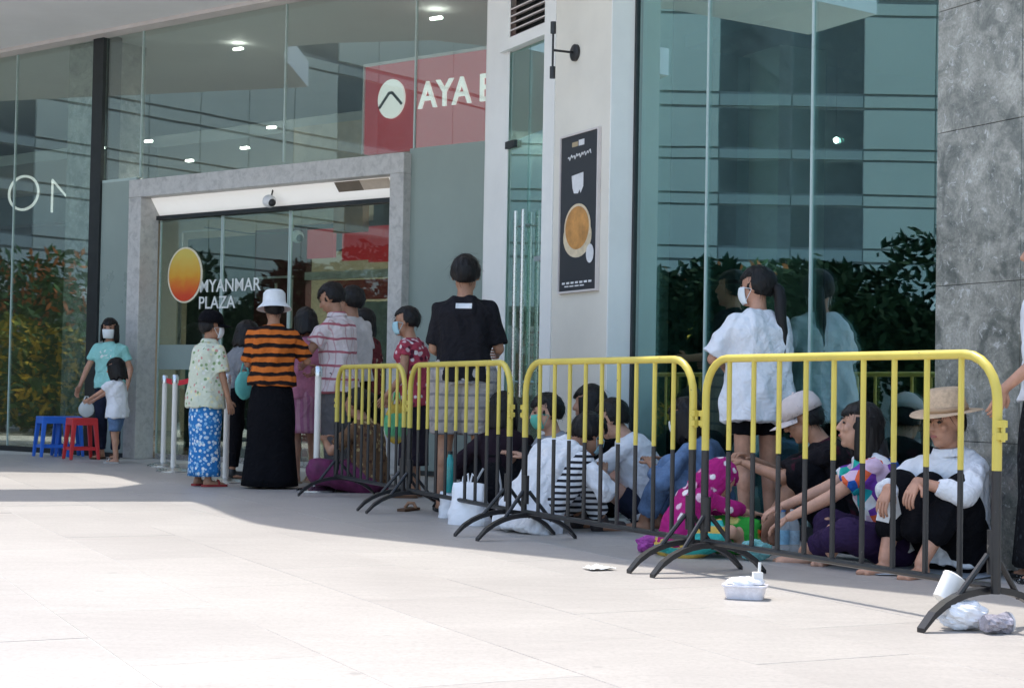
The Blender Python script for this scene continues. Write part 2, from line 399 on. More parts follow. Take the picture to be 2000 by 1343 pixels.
# ------------------------------------------------------------------ the mall
mall = thing('shopping_mall', 'glass fronted shopping mall with granite entrance portal, white pilaster and grey stone column', 'building', WL.pt(0, 0, 0))
class Par:      # parts are built in world space, then hung on the mall without moving
    pass
def hang(o, parent):
    o.parent = parent; o.matrix_parent_inverse = parent.matrix_world.inverted()
    return o
mall.location = (0, 0, 0)
ZS = WL.z(250, 59.5)                                  # soffit height
sE = WL.s(948, 600); sM0, sM1 = WL.s(183, 330), WL.s(203, 330)
sP0, sP1 = WL.s(252, 352, .13), WL.s(789, 295, .13)
zP = (WL.z(252, 352, .13)+WL.z(789, 297, .13))/2
sI0, sI1 = WL.s(275, 382, .13), WL.s(761, 345, .13)
zI = (WL.z(275, 382, .13)+WL.z(761, 343, .13))/2
zF = WL.z(225, 356)
S_L = -9.0
def pane(W_, mat, s0, s1, z0, z1, off=0, name='glass_pane'):
    return W_.one(name, mat, mall, s0+.006, s1-.006, off-.006, off+.006, z0, z1)
sJ = [S_L, -4.5, WL.s(30, 300), sM0]
for a, b in zip(sJ[:-1], sJ[1:]): pane(WL, m_glassL, a, b, .06, ZS)
uJ = [sM1, WL.s(278, 200), WL.s(558, 150), WL.s(812, 150), sE]
for i, (a, b) in enumerate(zip(uJ[:-1], uJ[1:])): pane(WL, m_glassL, a, b, zF+.02 if i in (0, 3) else zP-.02, ZS)
pane(WL, m_glassL, uJ[1]+.0, sP0, zF+.02, zP-.03) if sP0 > uJ[1]+.1 else None
for s_ in (sJ[1], sJ[2], uJ[1], uJ[2], uJ[3]):
    WL.one('glass_joint', m_edge, mall, s_-.008, s_+.008, -.012, .012, zP+.05 if s_ > sM1 else .06, ZS-.002)
WL.one('frosted_panel', m_frost, mall, sM1+.004, sP0-.002, -.02, .02, .05, zF)
WL.one('frosted_panel', m_frost, mall, sP1-.02, sE, -.02, .02, .05, zF+.03)
WL.one('glass_rail', m_edge, mall, sM1+.004, sP0-.002, -.022, .022, zF, zF+.03)
WL.one('sill', m_dark, mall, S_L, sM0, -.05, .05, 0, .06)
WL.one('sill', m_dark, mall, sM1, sP0, -.05, .05, 0, .05)
WL.one('sill', m_dark, mall, sP1, sE, -.05, .05, 0, .05)
WL.one('mullion', m_dark, mall, sM0, sM1, -.22, .05, 0, ZS-.003)
# entrance portal
po = WL.one('entrance_portal', m_granite, mall, sP0, sP1, -.14, .13, zI, zP, bevel=.006)
WL.one('jamb', m_granite, po, sP0, sI0, -.14, .128, 0, zI, bevel=.005)
WL.one('jamb', m_granite, po, sI1, sP1, -.14, .128, 0, zI, bevel=.005)
sB0, sB1 = WL.s(303, 430, -.13), sI1+.005
zB0 = WL.z(322, 420, -.10)
# tilted lintel panel with an added glow standing in for the mirrored bright square
def glowpanel():
    mt, t, b = newmat('glowing_white_panel'); co = coord(t, True)
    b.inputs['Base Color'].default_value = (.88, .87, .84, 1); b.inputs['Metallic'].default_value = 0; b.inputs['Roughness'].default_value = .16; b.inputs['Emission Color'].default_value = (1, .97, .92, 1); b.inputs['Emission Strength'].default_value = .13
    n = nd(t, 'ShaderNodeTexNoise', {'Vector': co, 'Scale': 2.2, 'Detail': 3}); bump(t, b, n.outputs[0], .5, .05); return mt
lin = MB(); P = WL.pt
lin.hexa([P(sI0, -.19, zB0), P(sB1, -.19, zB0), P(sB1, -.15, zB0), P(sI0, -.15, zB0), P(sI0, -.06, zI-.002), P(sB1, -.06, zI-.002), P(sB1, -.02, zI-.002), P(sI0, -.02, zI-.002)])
lin.build('lintel_panel', glowpanel(), mall)
for x0, x1, c_, nm in ((657, 706, (.20, .16, .12), 'brown_header_patch'), (706, 762, (.60, .50, .40), 'beige_header_patch')):  # brown and beige patches set over the right end of the lintel panel
    e0, e1 = WL.s(x0, 370, -.05), WL.s(x1, 370, -.05); q_ = MB()
    q_.hexa([P(e0, -.15, zB0+.03), P(e1, -.15, zB0+.03), P(e1, -.138, zB0+.03), P(e0, -.138, zB0+.03), P(e0, -.032, zI-.01), P(e1, -.032, zI-.01), P(e1, -.012, zI-.01), P(e0, -.012, zI-.01)])
    q_.build('header_patch', M(nm, c_, .5, 0, .15, 4), mall)
WL.one('door_track', m_dark, mall, sI0, sB1, -.22, -.10, zB0-.05, zB0-.004)
# automatic doors: four leaves, the middle pair open towards the right
sD = [sI0+.01, sI0+(sI1-sI0)*.28, sI0+(sI1-sI0)*.56, sI1-.005]
for i in range(3):
    d = WL.one('glass_door', m_glassD, mall, sD[i]+.004, sD[i+1]-.004, -.166, -.154, .03, zB0-.05)
    WL.one('door_rail', m_steel, d, sD[i]+.004, sD[i+1]-.004, -.172, -.148, .0, .06)
    for s_ in (sD[i]+.012, sD[i+1]-.012): WL.one('door_stile', m_edge, d, s_-.008, s_+.008, -.17, -.15, .06, zB0-.052)
    WL.one('frosted_band', m_frost, d, sD[i]+.03, sD[i+1]-.03, -.1535, -.1515, 1.02, 1.3) if i == 0 else None

# white pilaster at the corner
a, b = gp(935, 13.75), gp(980, 13.3)
pil = MB().prism([a[:2], b[:2], (.30, 15.4), (-.30, 15.9)], 0, 7.5).build('pilaster', m_white, mall, bevel=.012)

# right wing wall: glass door, poster pier, shop window, stone column
sD0, sD1 = WR.s(981, 400), WR.s(1076, 400)
zLv = (WR.z(980, 84)+WR.z(1080, 42))/2
zRoof = ZS-.0
WR.one('door_head', m_white, mall, sD0-.05, sD1, -.1, .03, zLv-.09, zLv)
lv = WR.one('louver', m_dark, mall, sD0-.05, sD1, -.16, -.12, zLv, zRoof)
zz = zLv+.03
while zz < 4.0:
    mb = MB(); P = WR.pt
    mb.hexa([P(sD0, -.11, zz+.02), P(sD1, -.11, zz+.02), P(sD1, -.02, zz-.012), P(sD0, -.02, zz-.012), P(sD0, -.11, zz+.032), P(sD1, -.11, zz+.032), P(sD1, -.02, zz), P(sD0, -.02, zz)])
    mb.build('slat', m_trim, lv); zz += .058
sDm = WR.s(1019, 600)
for k, (a, b) in enumerate(((sD0, sDm), (sDm, sD1))):
    d = WR.one('glass_door', m_glassR, mall, a+.004, b-.004, -.046, -.034, .02, zLv-.1)
    WR.one('door_rail', m_steel, d, a+.004, b-.004, -.056, -.024, 0, .1)
    hs = sDm-.075 if k == 0 else sDm+.06
    zt, zb = WR.z(1017, 412), WR.z(1012, 775)
    h = MB().tube([WR.pt(hs, .03, zb), WR.pt(hs, .03, zt)], .017, 10)
    for z_ in (zb+.12, zt-.12): h.tube([WR.pt(hs, -.03, z_), WR.pt(hs, .03, z_)], .01, 8)
    h.build('handle', m_steel, d, smooth=True)
    if k: 
        lk = MB(); WR.box(lk, b-.16, b-.05, -.03, .0, 1.05, 1.2); lk.build('lock', m_chrome, d)
        lk = MB(); WR.box(lk, b-.3, b-.06, -.03, -.01, 1.86, 1.9); lk.build('patch_fitting', m_chrome, d)
    else:
        lk = MB(); WR.box(lk, a+.03, a+.2, -.03, .0, WR.z(992, 290), WR.z(992, 276)); lk.build('patch_fitting', m_dark, d)
sQ0, sQ1 = WR.s(1080, 400, .2), WR.s(1189, 400, .2)
WR.one('door_jamb', m_white, mall, sD1-.002, sQ0+.05, -.1, .08, 0, zRoof-.002)
pier = WR.one('pier', m_cream, mall, sQ0, sQ1, -.3, .2, 0, zRoof, bevel=.008)
WR.one('pier_cap_strip', m_white, pier, sQ0-.012, sQ0+.0, .02, .205, 0, zRoof-.004)
WR.one('pier_skylit_face', m_white, pier, sQ1-.001, sQ1+.012, -.08, .2, 0, zRoof-.006)  # end face coloured whiter for the sky light it catches
sG0, sG1 = sQ1+.01, WR.s(1838, 350)
sG = [sG0, WR.s(1382, 400), WR.s(1587, 400), sG1]
for a, b in zip(sG[:-1], sG[1:]): pane(WR, m_glassR, a, b, .08, zRoof)
for s_ in sG[1:-1]: WR.one('glass_joint', m_edge, mall, s_-.009, s_+.009, -.014, .014, .08, zRoof-.002)
WR.one('window_frame', m_dark, mall, sG0, sG0+.03, -.03, .02, 0, zRoof-.003)
WR.one('sill', m_dark, mall, sG0+.03, sG1, -.05, .05, 0, .08)
sc_ = WR.one('stone_column', m_dark, mall, sG1+.01, sG1+1.6, -.5, .015, 0, zRoof-.002)
zc = [0, .62, 1.42, 2.22, 2.86, 3.7, zRoof-.004]
for i in range(len(zc)-1):
    for a, b in ((sG1, sG1+.62), (sG1+.62, sG1+1.6)):
        WR.one('stone_slab', m_marble, sc_, a+.002, b-.002, -.2, .03+random.uniform(0, .0015), zc[i]+.0015, zc[i+1]-.0015, bevel=.0015)
WR.one('wall', m_cream, mall, sG1+1.6, sG1+5.5, -.3, 0, 0, zRoof)

# canopy roof: its outline throws the shade edge on the square
def sh(px, py, z): 
    p = ground(px, py); k = z/math.tan(SUN_EL); return (p.x+math.sin(SUN_AZ)*k, p.y+math.cos(SUN_AZ)*k)
ZT = ZS+.35
near = [(-420, 979), (120, 979), (378, 979), (415, 990), (455, 1007), (500, 1022), (560, 1032), (625, 1040), (780, 1057), (950, 1075), (1120, 1093), (1300, 1110), (1500, 1131), (1700, 1151), (1860, 1168), (2060, 1194), (2300, 1225)]
poly = [sh(x, y, ZT) for x, y in near]+[(9, 4), (12, 22), (9, 40), (-22, 40)]
poly += [sh(x, y, ZS) for x, y in ((-420, 918), (20, 920), (160, 922))]+[sh(x, y, ZT) for x, y in ((225, 930), (285, 946), (230, 954), (120, 957), (-420, 958))]
roof = MB().prism(poly, ZS, ZT)
roof.build('canopy_roof', m_soffit, mall)
WL.one('soffit_trim', m_trim, mall, S_L, sE, -.02, .20, ZS-.045, ZS-.001)

# ------------------------------------------------------------------ interior behind the left glass
m_inw = M('interior_wall', (.62, .53, .40), .7, 0, .05, 2)
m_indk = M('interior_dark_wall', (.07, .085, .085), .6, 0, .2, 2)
m_wood = M('interior_timber', (.30, .15, .06), .5, 0, .25, 5)
m_floor = M('interior_floor', (.16, .16, .155), .25, 0, .15, 3)
m_maroon = M('maroon_wall', (.12, .03, .035), .5, 0, .15, 3)
m_ceil = M('interior_ceiling', (.38, .40, .38), .8, 0, .05, 2)
lamp = emis('downlight', (1, .97, .9), 8)
WL.one('interior_wall', m_inw, mall, S_L, sE+2.2, -8.2, -8, 0, ZS-.01)
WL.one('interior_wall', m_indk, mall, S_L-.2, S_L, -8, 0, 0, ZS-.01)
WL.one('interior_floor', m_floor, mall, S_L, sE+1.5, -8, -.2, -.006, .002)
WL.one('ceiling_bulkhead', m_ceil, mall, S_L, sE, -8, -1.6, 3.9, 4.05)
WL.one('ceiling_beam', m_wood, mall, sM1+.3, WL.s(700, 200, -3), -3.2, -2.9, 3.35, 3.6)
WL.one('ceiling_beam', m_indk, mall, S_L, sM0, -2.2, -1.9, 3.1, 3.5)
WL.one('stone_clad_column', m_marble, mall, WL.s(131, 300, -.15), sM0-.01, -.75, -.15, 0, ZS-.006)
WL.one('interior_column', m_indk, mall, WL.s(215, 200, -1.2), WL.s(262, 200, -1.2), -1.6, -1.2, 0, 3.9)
WL.one('interior_partition', M('cream_partition', (.52, .44, .33), .6), mall, WL.s(575, 200, -1.4), WL.s(722, 200, -1.4), -1.5, -1.4, 2.75, 3.9)
WL.one('interior_partition', m_wood, mall, WL.s(655, 250, -1.2), WL.s(712, 250, -1.2), -1.3, -1.2, 2.6, 3.2)
WL.one('maroon_panel', m_maroon, mall, WL.s(498, 500, -2), WL.s(598, 500, -2), -2.1, -2, 0, 2.8)
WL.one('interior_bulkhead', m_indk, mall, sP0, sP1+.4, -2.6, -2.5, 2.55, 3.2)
WL.one('dark_backing', M('dark_green_backing', (.075, .095, .082), .35, 0, .25, 2), mall, sP0-1.5, WL.s(498, 500, -2.05), -2.2, -2.05, 0, 2.75)  # dark backing added so the inside of the entrance reads dim
for x, y, w in ((290, 276, .26), (370, 314, .24), (478, 289, .26), (530, 249, .26), (465, 96, .3), (852, 36, .34), (60, 300, .0)):
    if not w: continue
    s_, z_ = WL.px(x, y, -1.2)
    WL.one('downlight', lamp, mall, s_-w*.22, s_+w*.22, -1.22, -1.18, z_-.012, z_+.012)
for k, s_ in enumerate((sP0+.4, sP0+2.0, sP0+3.6, sE-.4, -3, .6)):
    WL.one('ceiling_fill_panel', emis('fill_glow', (1, .93, .82), 200), mall, s_-.12, s_+.12, -4.4, -4.2, 3.885, 3.898)  # panels added to brighten the interior, apart from the downlights

# inside the right-hand shop
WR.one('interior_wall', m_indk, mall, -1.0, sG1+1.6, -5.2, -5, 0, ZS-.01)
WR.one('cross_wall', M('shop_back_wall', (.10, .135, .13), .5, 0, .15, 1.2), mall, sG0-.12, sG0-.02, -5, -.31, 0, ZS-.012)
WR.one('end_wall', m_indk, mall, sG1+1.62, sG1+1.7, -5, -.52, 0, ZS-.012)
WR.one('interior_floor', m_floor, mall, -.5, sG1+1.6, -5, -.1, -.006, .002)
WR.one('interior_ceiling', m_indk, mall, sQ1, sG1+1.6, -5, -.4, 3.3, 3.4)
WR.one('interior_column', m_inw, mall, WR.s(1445, 300, -.9), WR.s(1520, 300, -.9), -1.3, -.9, 0, 3.3)
WR.one('inner_partition', M('teal_partition', (.16, .26, .25), .5), mall, sG0+.15, WR.s(1440, 300, -.75), -.85, -.75, 0, 3.25)
st = MB()
for k in range(9): WR.box(st, WR.s(1272, 280, -.7)+k*.05, WR.s(1272, 280, -.7)+k*.05+.06, -.72, -.66, 2.15-k*.11, 2.3-k*.11)
st.build('stair_stringer', m_dark, mall)
WR.one('stair_post', m_dark, mall, WR.s(1322, 450, -.7), WR.s(1336, 450, -.7), -.72, -.66, 0, 1.95)
for x, y in ((1545, 297), (1566, 288), (1585, 290), (1603, 282), (1633, 274)):
    s_, z_ = WR.px(x, y, -1.5)
    pl = MB().ell(WR.pt(s_, -1.5, z_), (.02, .02, .022), None, 10, 8).build('pendant_bulb', emis('bulb', (1, .97, .9), 16), mall, True)
    MB().tube([WR.pt(s_, -1.5, z_+.03), WR.pt(s_, -1.5, 3.3)], .003, 5).build('pendant_cord', m_black, pl)
ih = MB(); WR.box(ih, WR.s(1355, 600, -.2), WR.s(1364, 600, -.2), -.24, -.2, WR.z(1358, 690, -.2), WR.z(1360, 545, -.2)); ih.build('inner_door_handle', m_black, mall)
ih = MB(); WR.box(ih, WR.s(1364, 550, -.2), WR.s(1432, 552, -.2), -.24, -.2, WR.z(1400, 556, -.2), WR.z(1400, 549, -.2)); ih.build('inner_door_rail', m_black, mall)

# ------------------------------------------------------------------ the wing across the garden, seen mirrored in the glass
Gp = Vector((1.66, 9.75, 0)); gn = WR.n
def mir(x, y): 
    v = Vector((x, y, 0))-Gp; q = Vector((x, y, 0))-gn*(2*v.dot(gn)); return q
WW = Wall(mir(26, 35), mir(-8, 35))
Lw = (mir(26, 35)-mir(-8, 35)).length
if WW.n.dot(mir(5, 25)-WW.o) < 0: WW.n = -WW.n
wing = thing('office_wing', 'pale panelled wing of the mall with dark window bands across the garden', 'building')
m_wing = M('pale_facade_panel', (.46, .485, .44), .5, 0, .05, .4)
m_wband = M('facade_band', (.30, .33, .32), .5, 0, .05, .4)
m_wwin = M('dark_window_glass', (.25, .285, .285), .25, 0, .1, 1, coat=.1)
WW.one('wall', M('facade_joint', (.20, .21, .21), .7), wing, 0, Lw, -3, 0, 0, 15.6)
zrow = [(2.9, 3.7), (3.76, 4.0), (4.05, 4.9), (4.95, 5.15), (5.2, 5.88), (5.93, 6.12), (6.17, 7.0), (7.06, 7.3), (7.36, 9.0), (9.06, 9.3), (9.4, 11.2), (11.3, 13.0), (13.1, 15.5)]
ncol = 22; cw = Lw/ncol
for r_, (z0, z1) in enumerate(zrow):
    for c_ in range(ncol):
        dark = (r_ in (2, 4, 6, 8) and c_ in (4, 5, 12, 13, 18)) or (r_ == 10 and c_ in (6, 13))
        WW.one('window' if dark else 'facade_panel', m_wwin if dark else ((m_wband if c_ in (4, 5, 12, 13, 18) else m_wing) if z1-z0 < .3 else m_wing), wing, c_*cw+.012, (c_+1)*cw-.012, -.02, .0 if dark else .05, z0, z1)
WW.one('shopfront', m_wwin, wing, 0, Lw, .0, .04, 0, 2.5)
WW.one('canopy', m_white, wing, 0, Lw, .04, 2.4, 2.55, 2.85)
#%%OBJECTS
# ------------------------------------------------------------------ crowd barriers
def barrier(p, q, label):
    """p far end, q near end (ground points)"""
    d = q-p; L = d.length; root = thing('crowd_barrier', label, 'barrier', p, math.atan2(d.y, d.x), 'yellow and black crowd barriers in a line')
    H, ZB, ZM, RC = 1.0, .155, .575, .17
    root.rotation_euler.y = 0
    ry, rb = .0182, .0115
    # hoop: yellow above the paint line, black below
    arc = [(RC-RC*math.cos(R(a)), H-RC+RC*math.sin(R(a))) for a in range(0, 91, 15)]
    pts = [(0, 0, ZM)]+[(x, 0, z) for x, z in arc]+[(L-x, 0, z) for x, z in arc[::-1]]+[(L, 0, ZM)]
    MB().tube(pts, ry, 10).build('hoop', m_yellow, root, True)
    for x in (0, L): MB().tube([(x, 0, .13), (x, 0, ZM)], ry*.98, 10).build('post', m_blackp, root, True)
    MB().tube([(0, 0, ZB), (L, 0, ZB)], .014, 8).build('bottom_rail', m_blackp, root, True)
    for i in range(1, 10):
        x = L*i/10
        top = H
        MB().tube([(x, 0, ZM+random.uniform(-.008, .008)), (x, 0, top-.008)], rb, 8).build('bar', m_yellow, root, True)
        MB().tube([(x, 0, ZB+.005), (x, 0, ZM)], rb*.97, 8).build('bar', m_blackp, root, True)
    for x, s in ((0, -1), (L, 1)):
        ft = MB(); xx = x-s*.045
        # arched flat bar on its edge, at right angles to the barrier
        n = 12; outer, inner = [], []
        for i in range(n+1):
            t = -1+2*i/n; y = t*.31; z = .135*(1-abs(t)**2.2)**.8
            outer.append((y, z+.016)); inner.append((y, max(0, z-.009)))
        rs = []
        for i in range(n+1):
            (y0, z0), (y1, z1) = outer[i], inner[i]
            rs.append([(xx-.019, y0, z0), (xx+.019, y0, z0), (xx+.019, y1, z1), (xx-.019, y1, z1)])
        ft.rings(rs)
        fo = ft.build('foot', m_blackp, root)
        br = MB()
        for k in (-1, 1): br.tube([(xx, k*.155, .105), (xx*.5+x*.5, k*.02, .27)], .011, 7)
        br.build('brace', m_blackp, fo, True)
        MB().tube([(xx*.3+x*.7, .0, .2), (xx*.3+x*.7, 0, .36)], .023, 10).build('socket', m_blackp, fo, True)
        lg = MB()
        for z in (.70, .745): lg.box((x+s*.022, 0, z), (.03, .03, .026))
        lg.tube([(x+s*.03, 0, .68), (x+s*.03, 0, .76)], .008, 7)
        lg.build('coupling_hook', m_yellow, root)
    return root
ends = [((1374, 7.6), (1944, 5.93)), ((1022, 9.26), (1349, 7.68)), ((797, 11.1), (992, 9.42)), ((655, 12.75), (786, 11.25))]
labs = ['yellow and black crowd barrier in front of the woman in a straw hat', 'yellow and black crowd barrier in front of the child in a magenta top',
        'yellow and black crowd barrier in front of the standing man in a black shirt', 'yellow and black crowd barrier beside the steel post, at the far end of the row']
for (a, b), l in zip(ends, labs): barrier(gp(*a), gp(*b), l)

# ------------------------------------------------------------------ stools
def stool(p, rz, mt, label):
    root = thing('plastic_stool', label, 'stool', p, rz, 'plastic stools by the glass wall')
    h = .46; sd = .285; bt = .35
    MB().box((0, 0, h-.014), (sd, sd, .028)).build('seat', mt, root, bevel=.008)
    ap = MB()
    for k in range(4):
        rot = Matrix.Rotation(k*math.pi/2, 3, 'Z'); ap.box(rot @ Vector((0, sd/2-.006, h-.05)), (sd-.05, .01, .06), rot)
    ap.build('apron', mt, root)
    for sx in (-1, 1):
        for sy in (-1, 1):
            lg = MB(); t, b = sd/2-.028, bt/2-.022; c0 = Vector((sx*t, sy*t, h-.02)); c1 = Vector((sx*b, sy*b, 0)); w0, w1 = .052, .032
            q = [c1+Vector((x*w1/2, y*w1/2, 0)) for x, y in ((-1, -1), (1, -1), (1, 1), (-1, 1))]+[c0+Vector((x*w0/2, y*w0/2, 0)) for x, y in ((-1, -1), (1, -1), (1, 1), (-1, 1))]
            lg.hexa(q).build('leg', mt, root, bevel=.004)
    for k in range(4):
        rot = Matrix.Rotation(k*math.pi/2, 3, 'Z'); w = bt-.08
        MB().box(rot @ Vector((0, bt/2-.04, .12)), (w, .014, .034), rot).build('stretcher', mt, root)
    return root
m_pblue = M('blue_plastic', (.025, .15, .62), .35, 0, .08, 5); m_pred = M('red_plastic', (.60, .035, .04), .35, 0, .08, 5)
stool(gp(99, 18.75), R(32), m_pblue, 'blue plastic stool, the one farther from the child')
stool(gp(131, 18.95), R(24), m_pblue, 'blue plastic stool standing right behind the red stool')
stool(gp(158, 18.2), R(30), m_pred, 'red plastic stool in front of the woman in a mint shirt')

# ------------------------------------------------------------------ queue posts
def stanchion(p, label, belt=None, h=.93):
    root = thing('queue_post', label, 'queue post', p, 0, 'steel queue posts at the entrance')
    MB().tube([(0, 0, 0), (0, 0, .012), (0, 0, .03), (0, 0, .045)], [.165, .165, .13, .05], 28).build('base', m_steel, root, True)
    MB().tube([(0, 0, .03), (0, 0, h)], .026, 16).build('post', M('ivory_post', (.76, .73, .67), .4, 0, .05, 5), root, True)
    hd = MB().tube([(0, 0, h-.07), (0, 0, h), (0, 0, h+.012)], [.033, .033, .026], 16).build('head', m_steel, root, True)
    if belt is not None:
        q = belt-p; d = q.normalized(); nrm = Vector((-d.y, d.x, 0))*.0015
        mb = MB(); n = 8
        rs = []
        for i in range(n+1):
            t = i/n; c = q*t+Vector((0, 0, h-.035-.03*math.sin(math.pi*t)))
            rs.append([c+nrm+Vector((0, 0, .026)), c-nrm+Vector((0, 0, .026)), c-nrm-Vector((0, 0, .026)), c+nrm-Vector((0, 0, .026))])
        mb.rings(rs).build('belt', M('red_belt', (.55, .02, .035), .7), root)
    return root
s1, s2, s3, s4 = gp(318, 16.9), gp(338, 15.9), gp(440, 14.2), gp(617, 13.25)
stanchion(s1, 'ivory queue post with a red belt beside the granite portal', gp(368, 16.6))
stanchion(s2, 'ivory queue post close behind the person in a blue sarong')
stanchion(s3, 'ivory queue post between the blue sarong and the long black skirt')
stanchion(s4, 'ivory queue post on a steel base beside the man in a checked shirt', None, 1.0)

# ------------------------------------------------------------------ signs, lamp, poster, cameras
def put(me, name, mat, parent, W_, s, off, z, sx=1, **k):
    o = link(name, me, mat, parent, **k); o.matrix_world = W_.mat(s, off, z) @ Matrix.Diagonal((sx, 1, 1, 1)); return o
# red bank sign behind the glass
sg = thing('bank_sign', 'red sign with white round mountain emblem and the letters AYA behind the glass', 'sign')
oS = -.45
a0, zt = WL.px(712, 127, oS); zb = WL.z(712, 301, oS)
m_redglow = emis('red_added_glow', (.32, .022, .03), .30)  # glow added to the sign red so it shows through the glass
WL.one('panel', m_redglow, sg, a0, sE+1.6, oS-.1, oS, zb, zt)
WL.one('frame', M('pink_white', (.75, .68, .66), .5), sg, a0, sE+1.6, oS, oS+.02, zt-.03, zt)
WL.one('frame', M('pink_white', (.75, .68, .66), .5), sg, a0, a0+.02, oS, oS+.02, zb, zt-.03)
m_swhite = emis('sign_white', (.80, .80, .77), .35)
cs, cz = WL.px(767, 194, oS); rr = (WL.z(767, 156, oS)-WL.z(767, 232, oS))/2
disc = MB(); seg = 40; yd = .9
disc.rings([[WL.pt(cs+rr*yd*math.cos(2*math.pi*j/seg), oS+o_, cz+rr*math.sin(2*math.pi*j/seg)) for j in range(seg)] for o_ in (.004, .03)])
em = disc.build('emblem', m_swhite, sg)
mt_ = MB(); pk = [(-.86, -.42), (-.12, .30), (.12, .30), (.86, -.34)]
for k in range(3):
    (x0, y0), (x1, y1) = pk[k], pk[k+1]; A_ = WL.pt(cs+rr*yd*x0, oS+.032, cz+rr*y0); B_ = WL.pt(cs+rr*yd*x1, oS+.032, cz+rr*y1)
    mt_.tube([A_, B_], .016, 6)
mt_.build('mountain_line', m_dark, em)
zl0, zl1 = WL.z(868, 207, oS), WL.z(868, 155, oS)
put(textmesh('AYA BANK', (zl1-zl0)/.70, .012, .004), 'letters', m_swhite, sg, WL, WL.s(820, 190, oS), oS+.014, zl0, .92)
# plaza logo on the entrance glass
lg = thing('plaza_logo', 'yellow to orange sun emblem with MYANMAR PLAZA in pale letters on the entrance glass', 'sign')
oD = -.145
cs, cz = WL.px(361, 537, oD); rz_ = (WL.z(361, 483, oD)-WL.z(361, 592, oD))/2; rs_ = (WL.s(395, 537, oD)-WL.s(327, 537, oD))/2
def sunmat():
    mt, t, b = newmat('sun_gradient'); sp = nd(t, 'ShaderNodeSeparateXYZ', {0: coord(t, True)})
    n = nd(t, 'ShaderNodeTexNoise', {'Vector': coord(t, True), 'Scale': 9, 'Detail': 3})
    f = math_(t, 'ADD', math_(t, 'MULTIPLY_ADD', n.outputs[0], .22, -.11), math_(t, 'DIVIDE', math_(t, 'SUBTRACT', sp.outputs[2], cz-rz_), 2*rz_))
    cr = nd(t, 'ShaderNodeValToRGB', {0: f}); e = cr.color_ramp.elements
    e[0].position = .12; e[0].color = c4((.62, .06, .02)); e[1].position = .85; e[1].color = c4((.62, .48, .10))
    for p_, c_ in ((.3, (.66, .14, .02)), (.48, (.66, .32, .03))): x = e.new(p_); x.color = c4(c_)
    t.links.new(cr.outputs[0], b.inputs['Base Color']); b.inputs['Roughness'].default_value = .4; return mt
def disc_(W_, s, o0, o1, z, rs, rz, seg=44): return MB().rings([[W_.pt(s+rs*math.cos(2*math.pi*j/seg), o_, z+rz*math.sin(2*math.pi*j/seg)) for j in range(seg)] for o_ in (o0, o1)])
disc_(WL, cs, oD-.004, oD, cz, rs_, rz_).build('emblem_rim', M('cream_rim', (.72, .66, .5), .5), lg)
disc_(WL, cs, oD+.001, oD+.005, cz, rs_*.90, rz_*.94).build('emblem', sunmat(), lg)
m_let = M('pale_letter', (.72, .74, .72), .5)
zl = WL.z(440, 569, oD); hl = WL.z(440, 544, oD)-zl
put(textmesh('MYANMAR', hl/.70, .003, .0008), 'letters', m_let, lg, WL, WL.s(389, 560, oD), oD-.003, zl, (WL.s(495, 560, oD)-WL.s(389, 560, oD))/(hl/.7*4.35))
zl = WL.z(420, 602, oD); hl = WL.z(420, 578, oD)-zl
put(textmesh('PLAZA', hl/.70, .003, .0008), 'letters', m_let, lg, WL, WL.s(387, 590, oD), oD-.003, zl, (WL.s(458, 590, oD)-WL.s(387, 590, oD))/(hl/.7*2.95))
# thin hanging letters behind the left glass
ol = thing('hanging_letters', 'thin pale outline letters ON hanging behind the glass near the stone column', 'sign')
oO = -.9
cs, cz = WL.px(46, 377, oO); rz_ = (WL.z(46, 345, oO)-WL.z(46, 410, oO))/2; rs_ = (WL.s(74, 377, oO)-WL.s(17, 377, oO))/2
MB().tube([WL.pt(cs+rs_*math.cos(2*math.pi*j/30), oO, cz+rz_*math.sin(2*math.pi*j/30)) for j in range(31)], .018, 6).build('letter_o', m_swhite, ol, True)
n0, z0 = WL.px(101, 415, oO); z1 = WL.z(101, 352, oO)
MB().tube([WL.pt(n0, oO, z0), WL.pt(n0, oO, z1), WL.pt(n0+.55, oO, z0), WL.pt(n0+.55, oO, z1)], .017, 6).build('letter_n', m_swhite, ol, True)
# red fascia glimpsed inside the entrance
rs = thing('shop_fascia', 'red shop fascia with pale frame inside the entrance', 'sign')
oR = -2.0
for x0, x1, y0, y1 in ((600, 651, 449, 505), (668, 720, 446, 509), (720, 757, 442, 512)):
    WL.one('red_panel', m_redglow, rs, WL.s(x0, 480, oR), WL.s(x1, 480, oR), oR-.05, oR, WL.z(x0, y1, oR), WL.z(x0, y0, oR))  # fascia panels brightened by the same added glow
WL.one('frame', M('pale_frame', (.62, .60, .57), .5), rs, WL.s(598, 480, oR), WL.s(800, 480, oR), oR-.06, oR+.015, WL.z(640, 545, oR), WL.z(640, 530, oR))
WL.one('lower_panel', M('soft_red', (.40, .08, .075), .5), rs, WL.s(640, 560, oR), WL.s(790, 560, oR), oR-.05, oR, WL.z(680, 585, oR), WL.z(680, 547, oR))
WL.one('counter_front', M('counter_grey', (.3, .3, .28), .5), rs, WL.s(640, 600, oR), WL.s(800, 600, oR), oR-.06, oR, 0, WL.z(680, 590, oR))
fr = thing('door_frame_outline', 'thin pale inner door outline beside the maroon panel', 'door frame')
oF = -1.6
for x0, x1, y0, y1 in ((566, 570, 545, 640), (500, 570, 541, 545), (536, 539, 553, 600)):
    WL.one('rail', m_trim, fr, WL.s(x0, 570, oF), WL.s(x1, 570, oF), oF-.02, oF, WL.z(x0, y1, oF), WL.z(x0, y0, oF))
fr2 = thing('door_frame_outline', 'thin pale inner door outline behind the sun emblem', 'door frame')
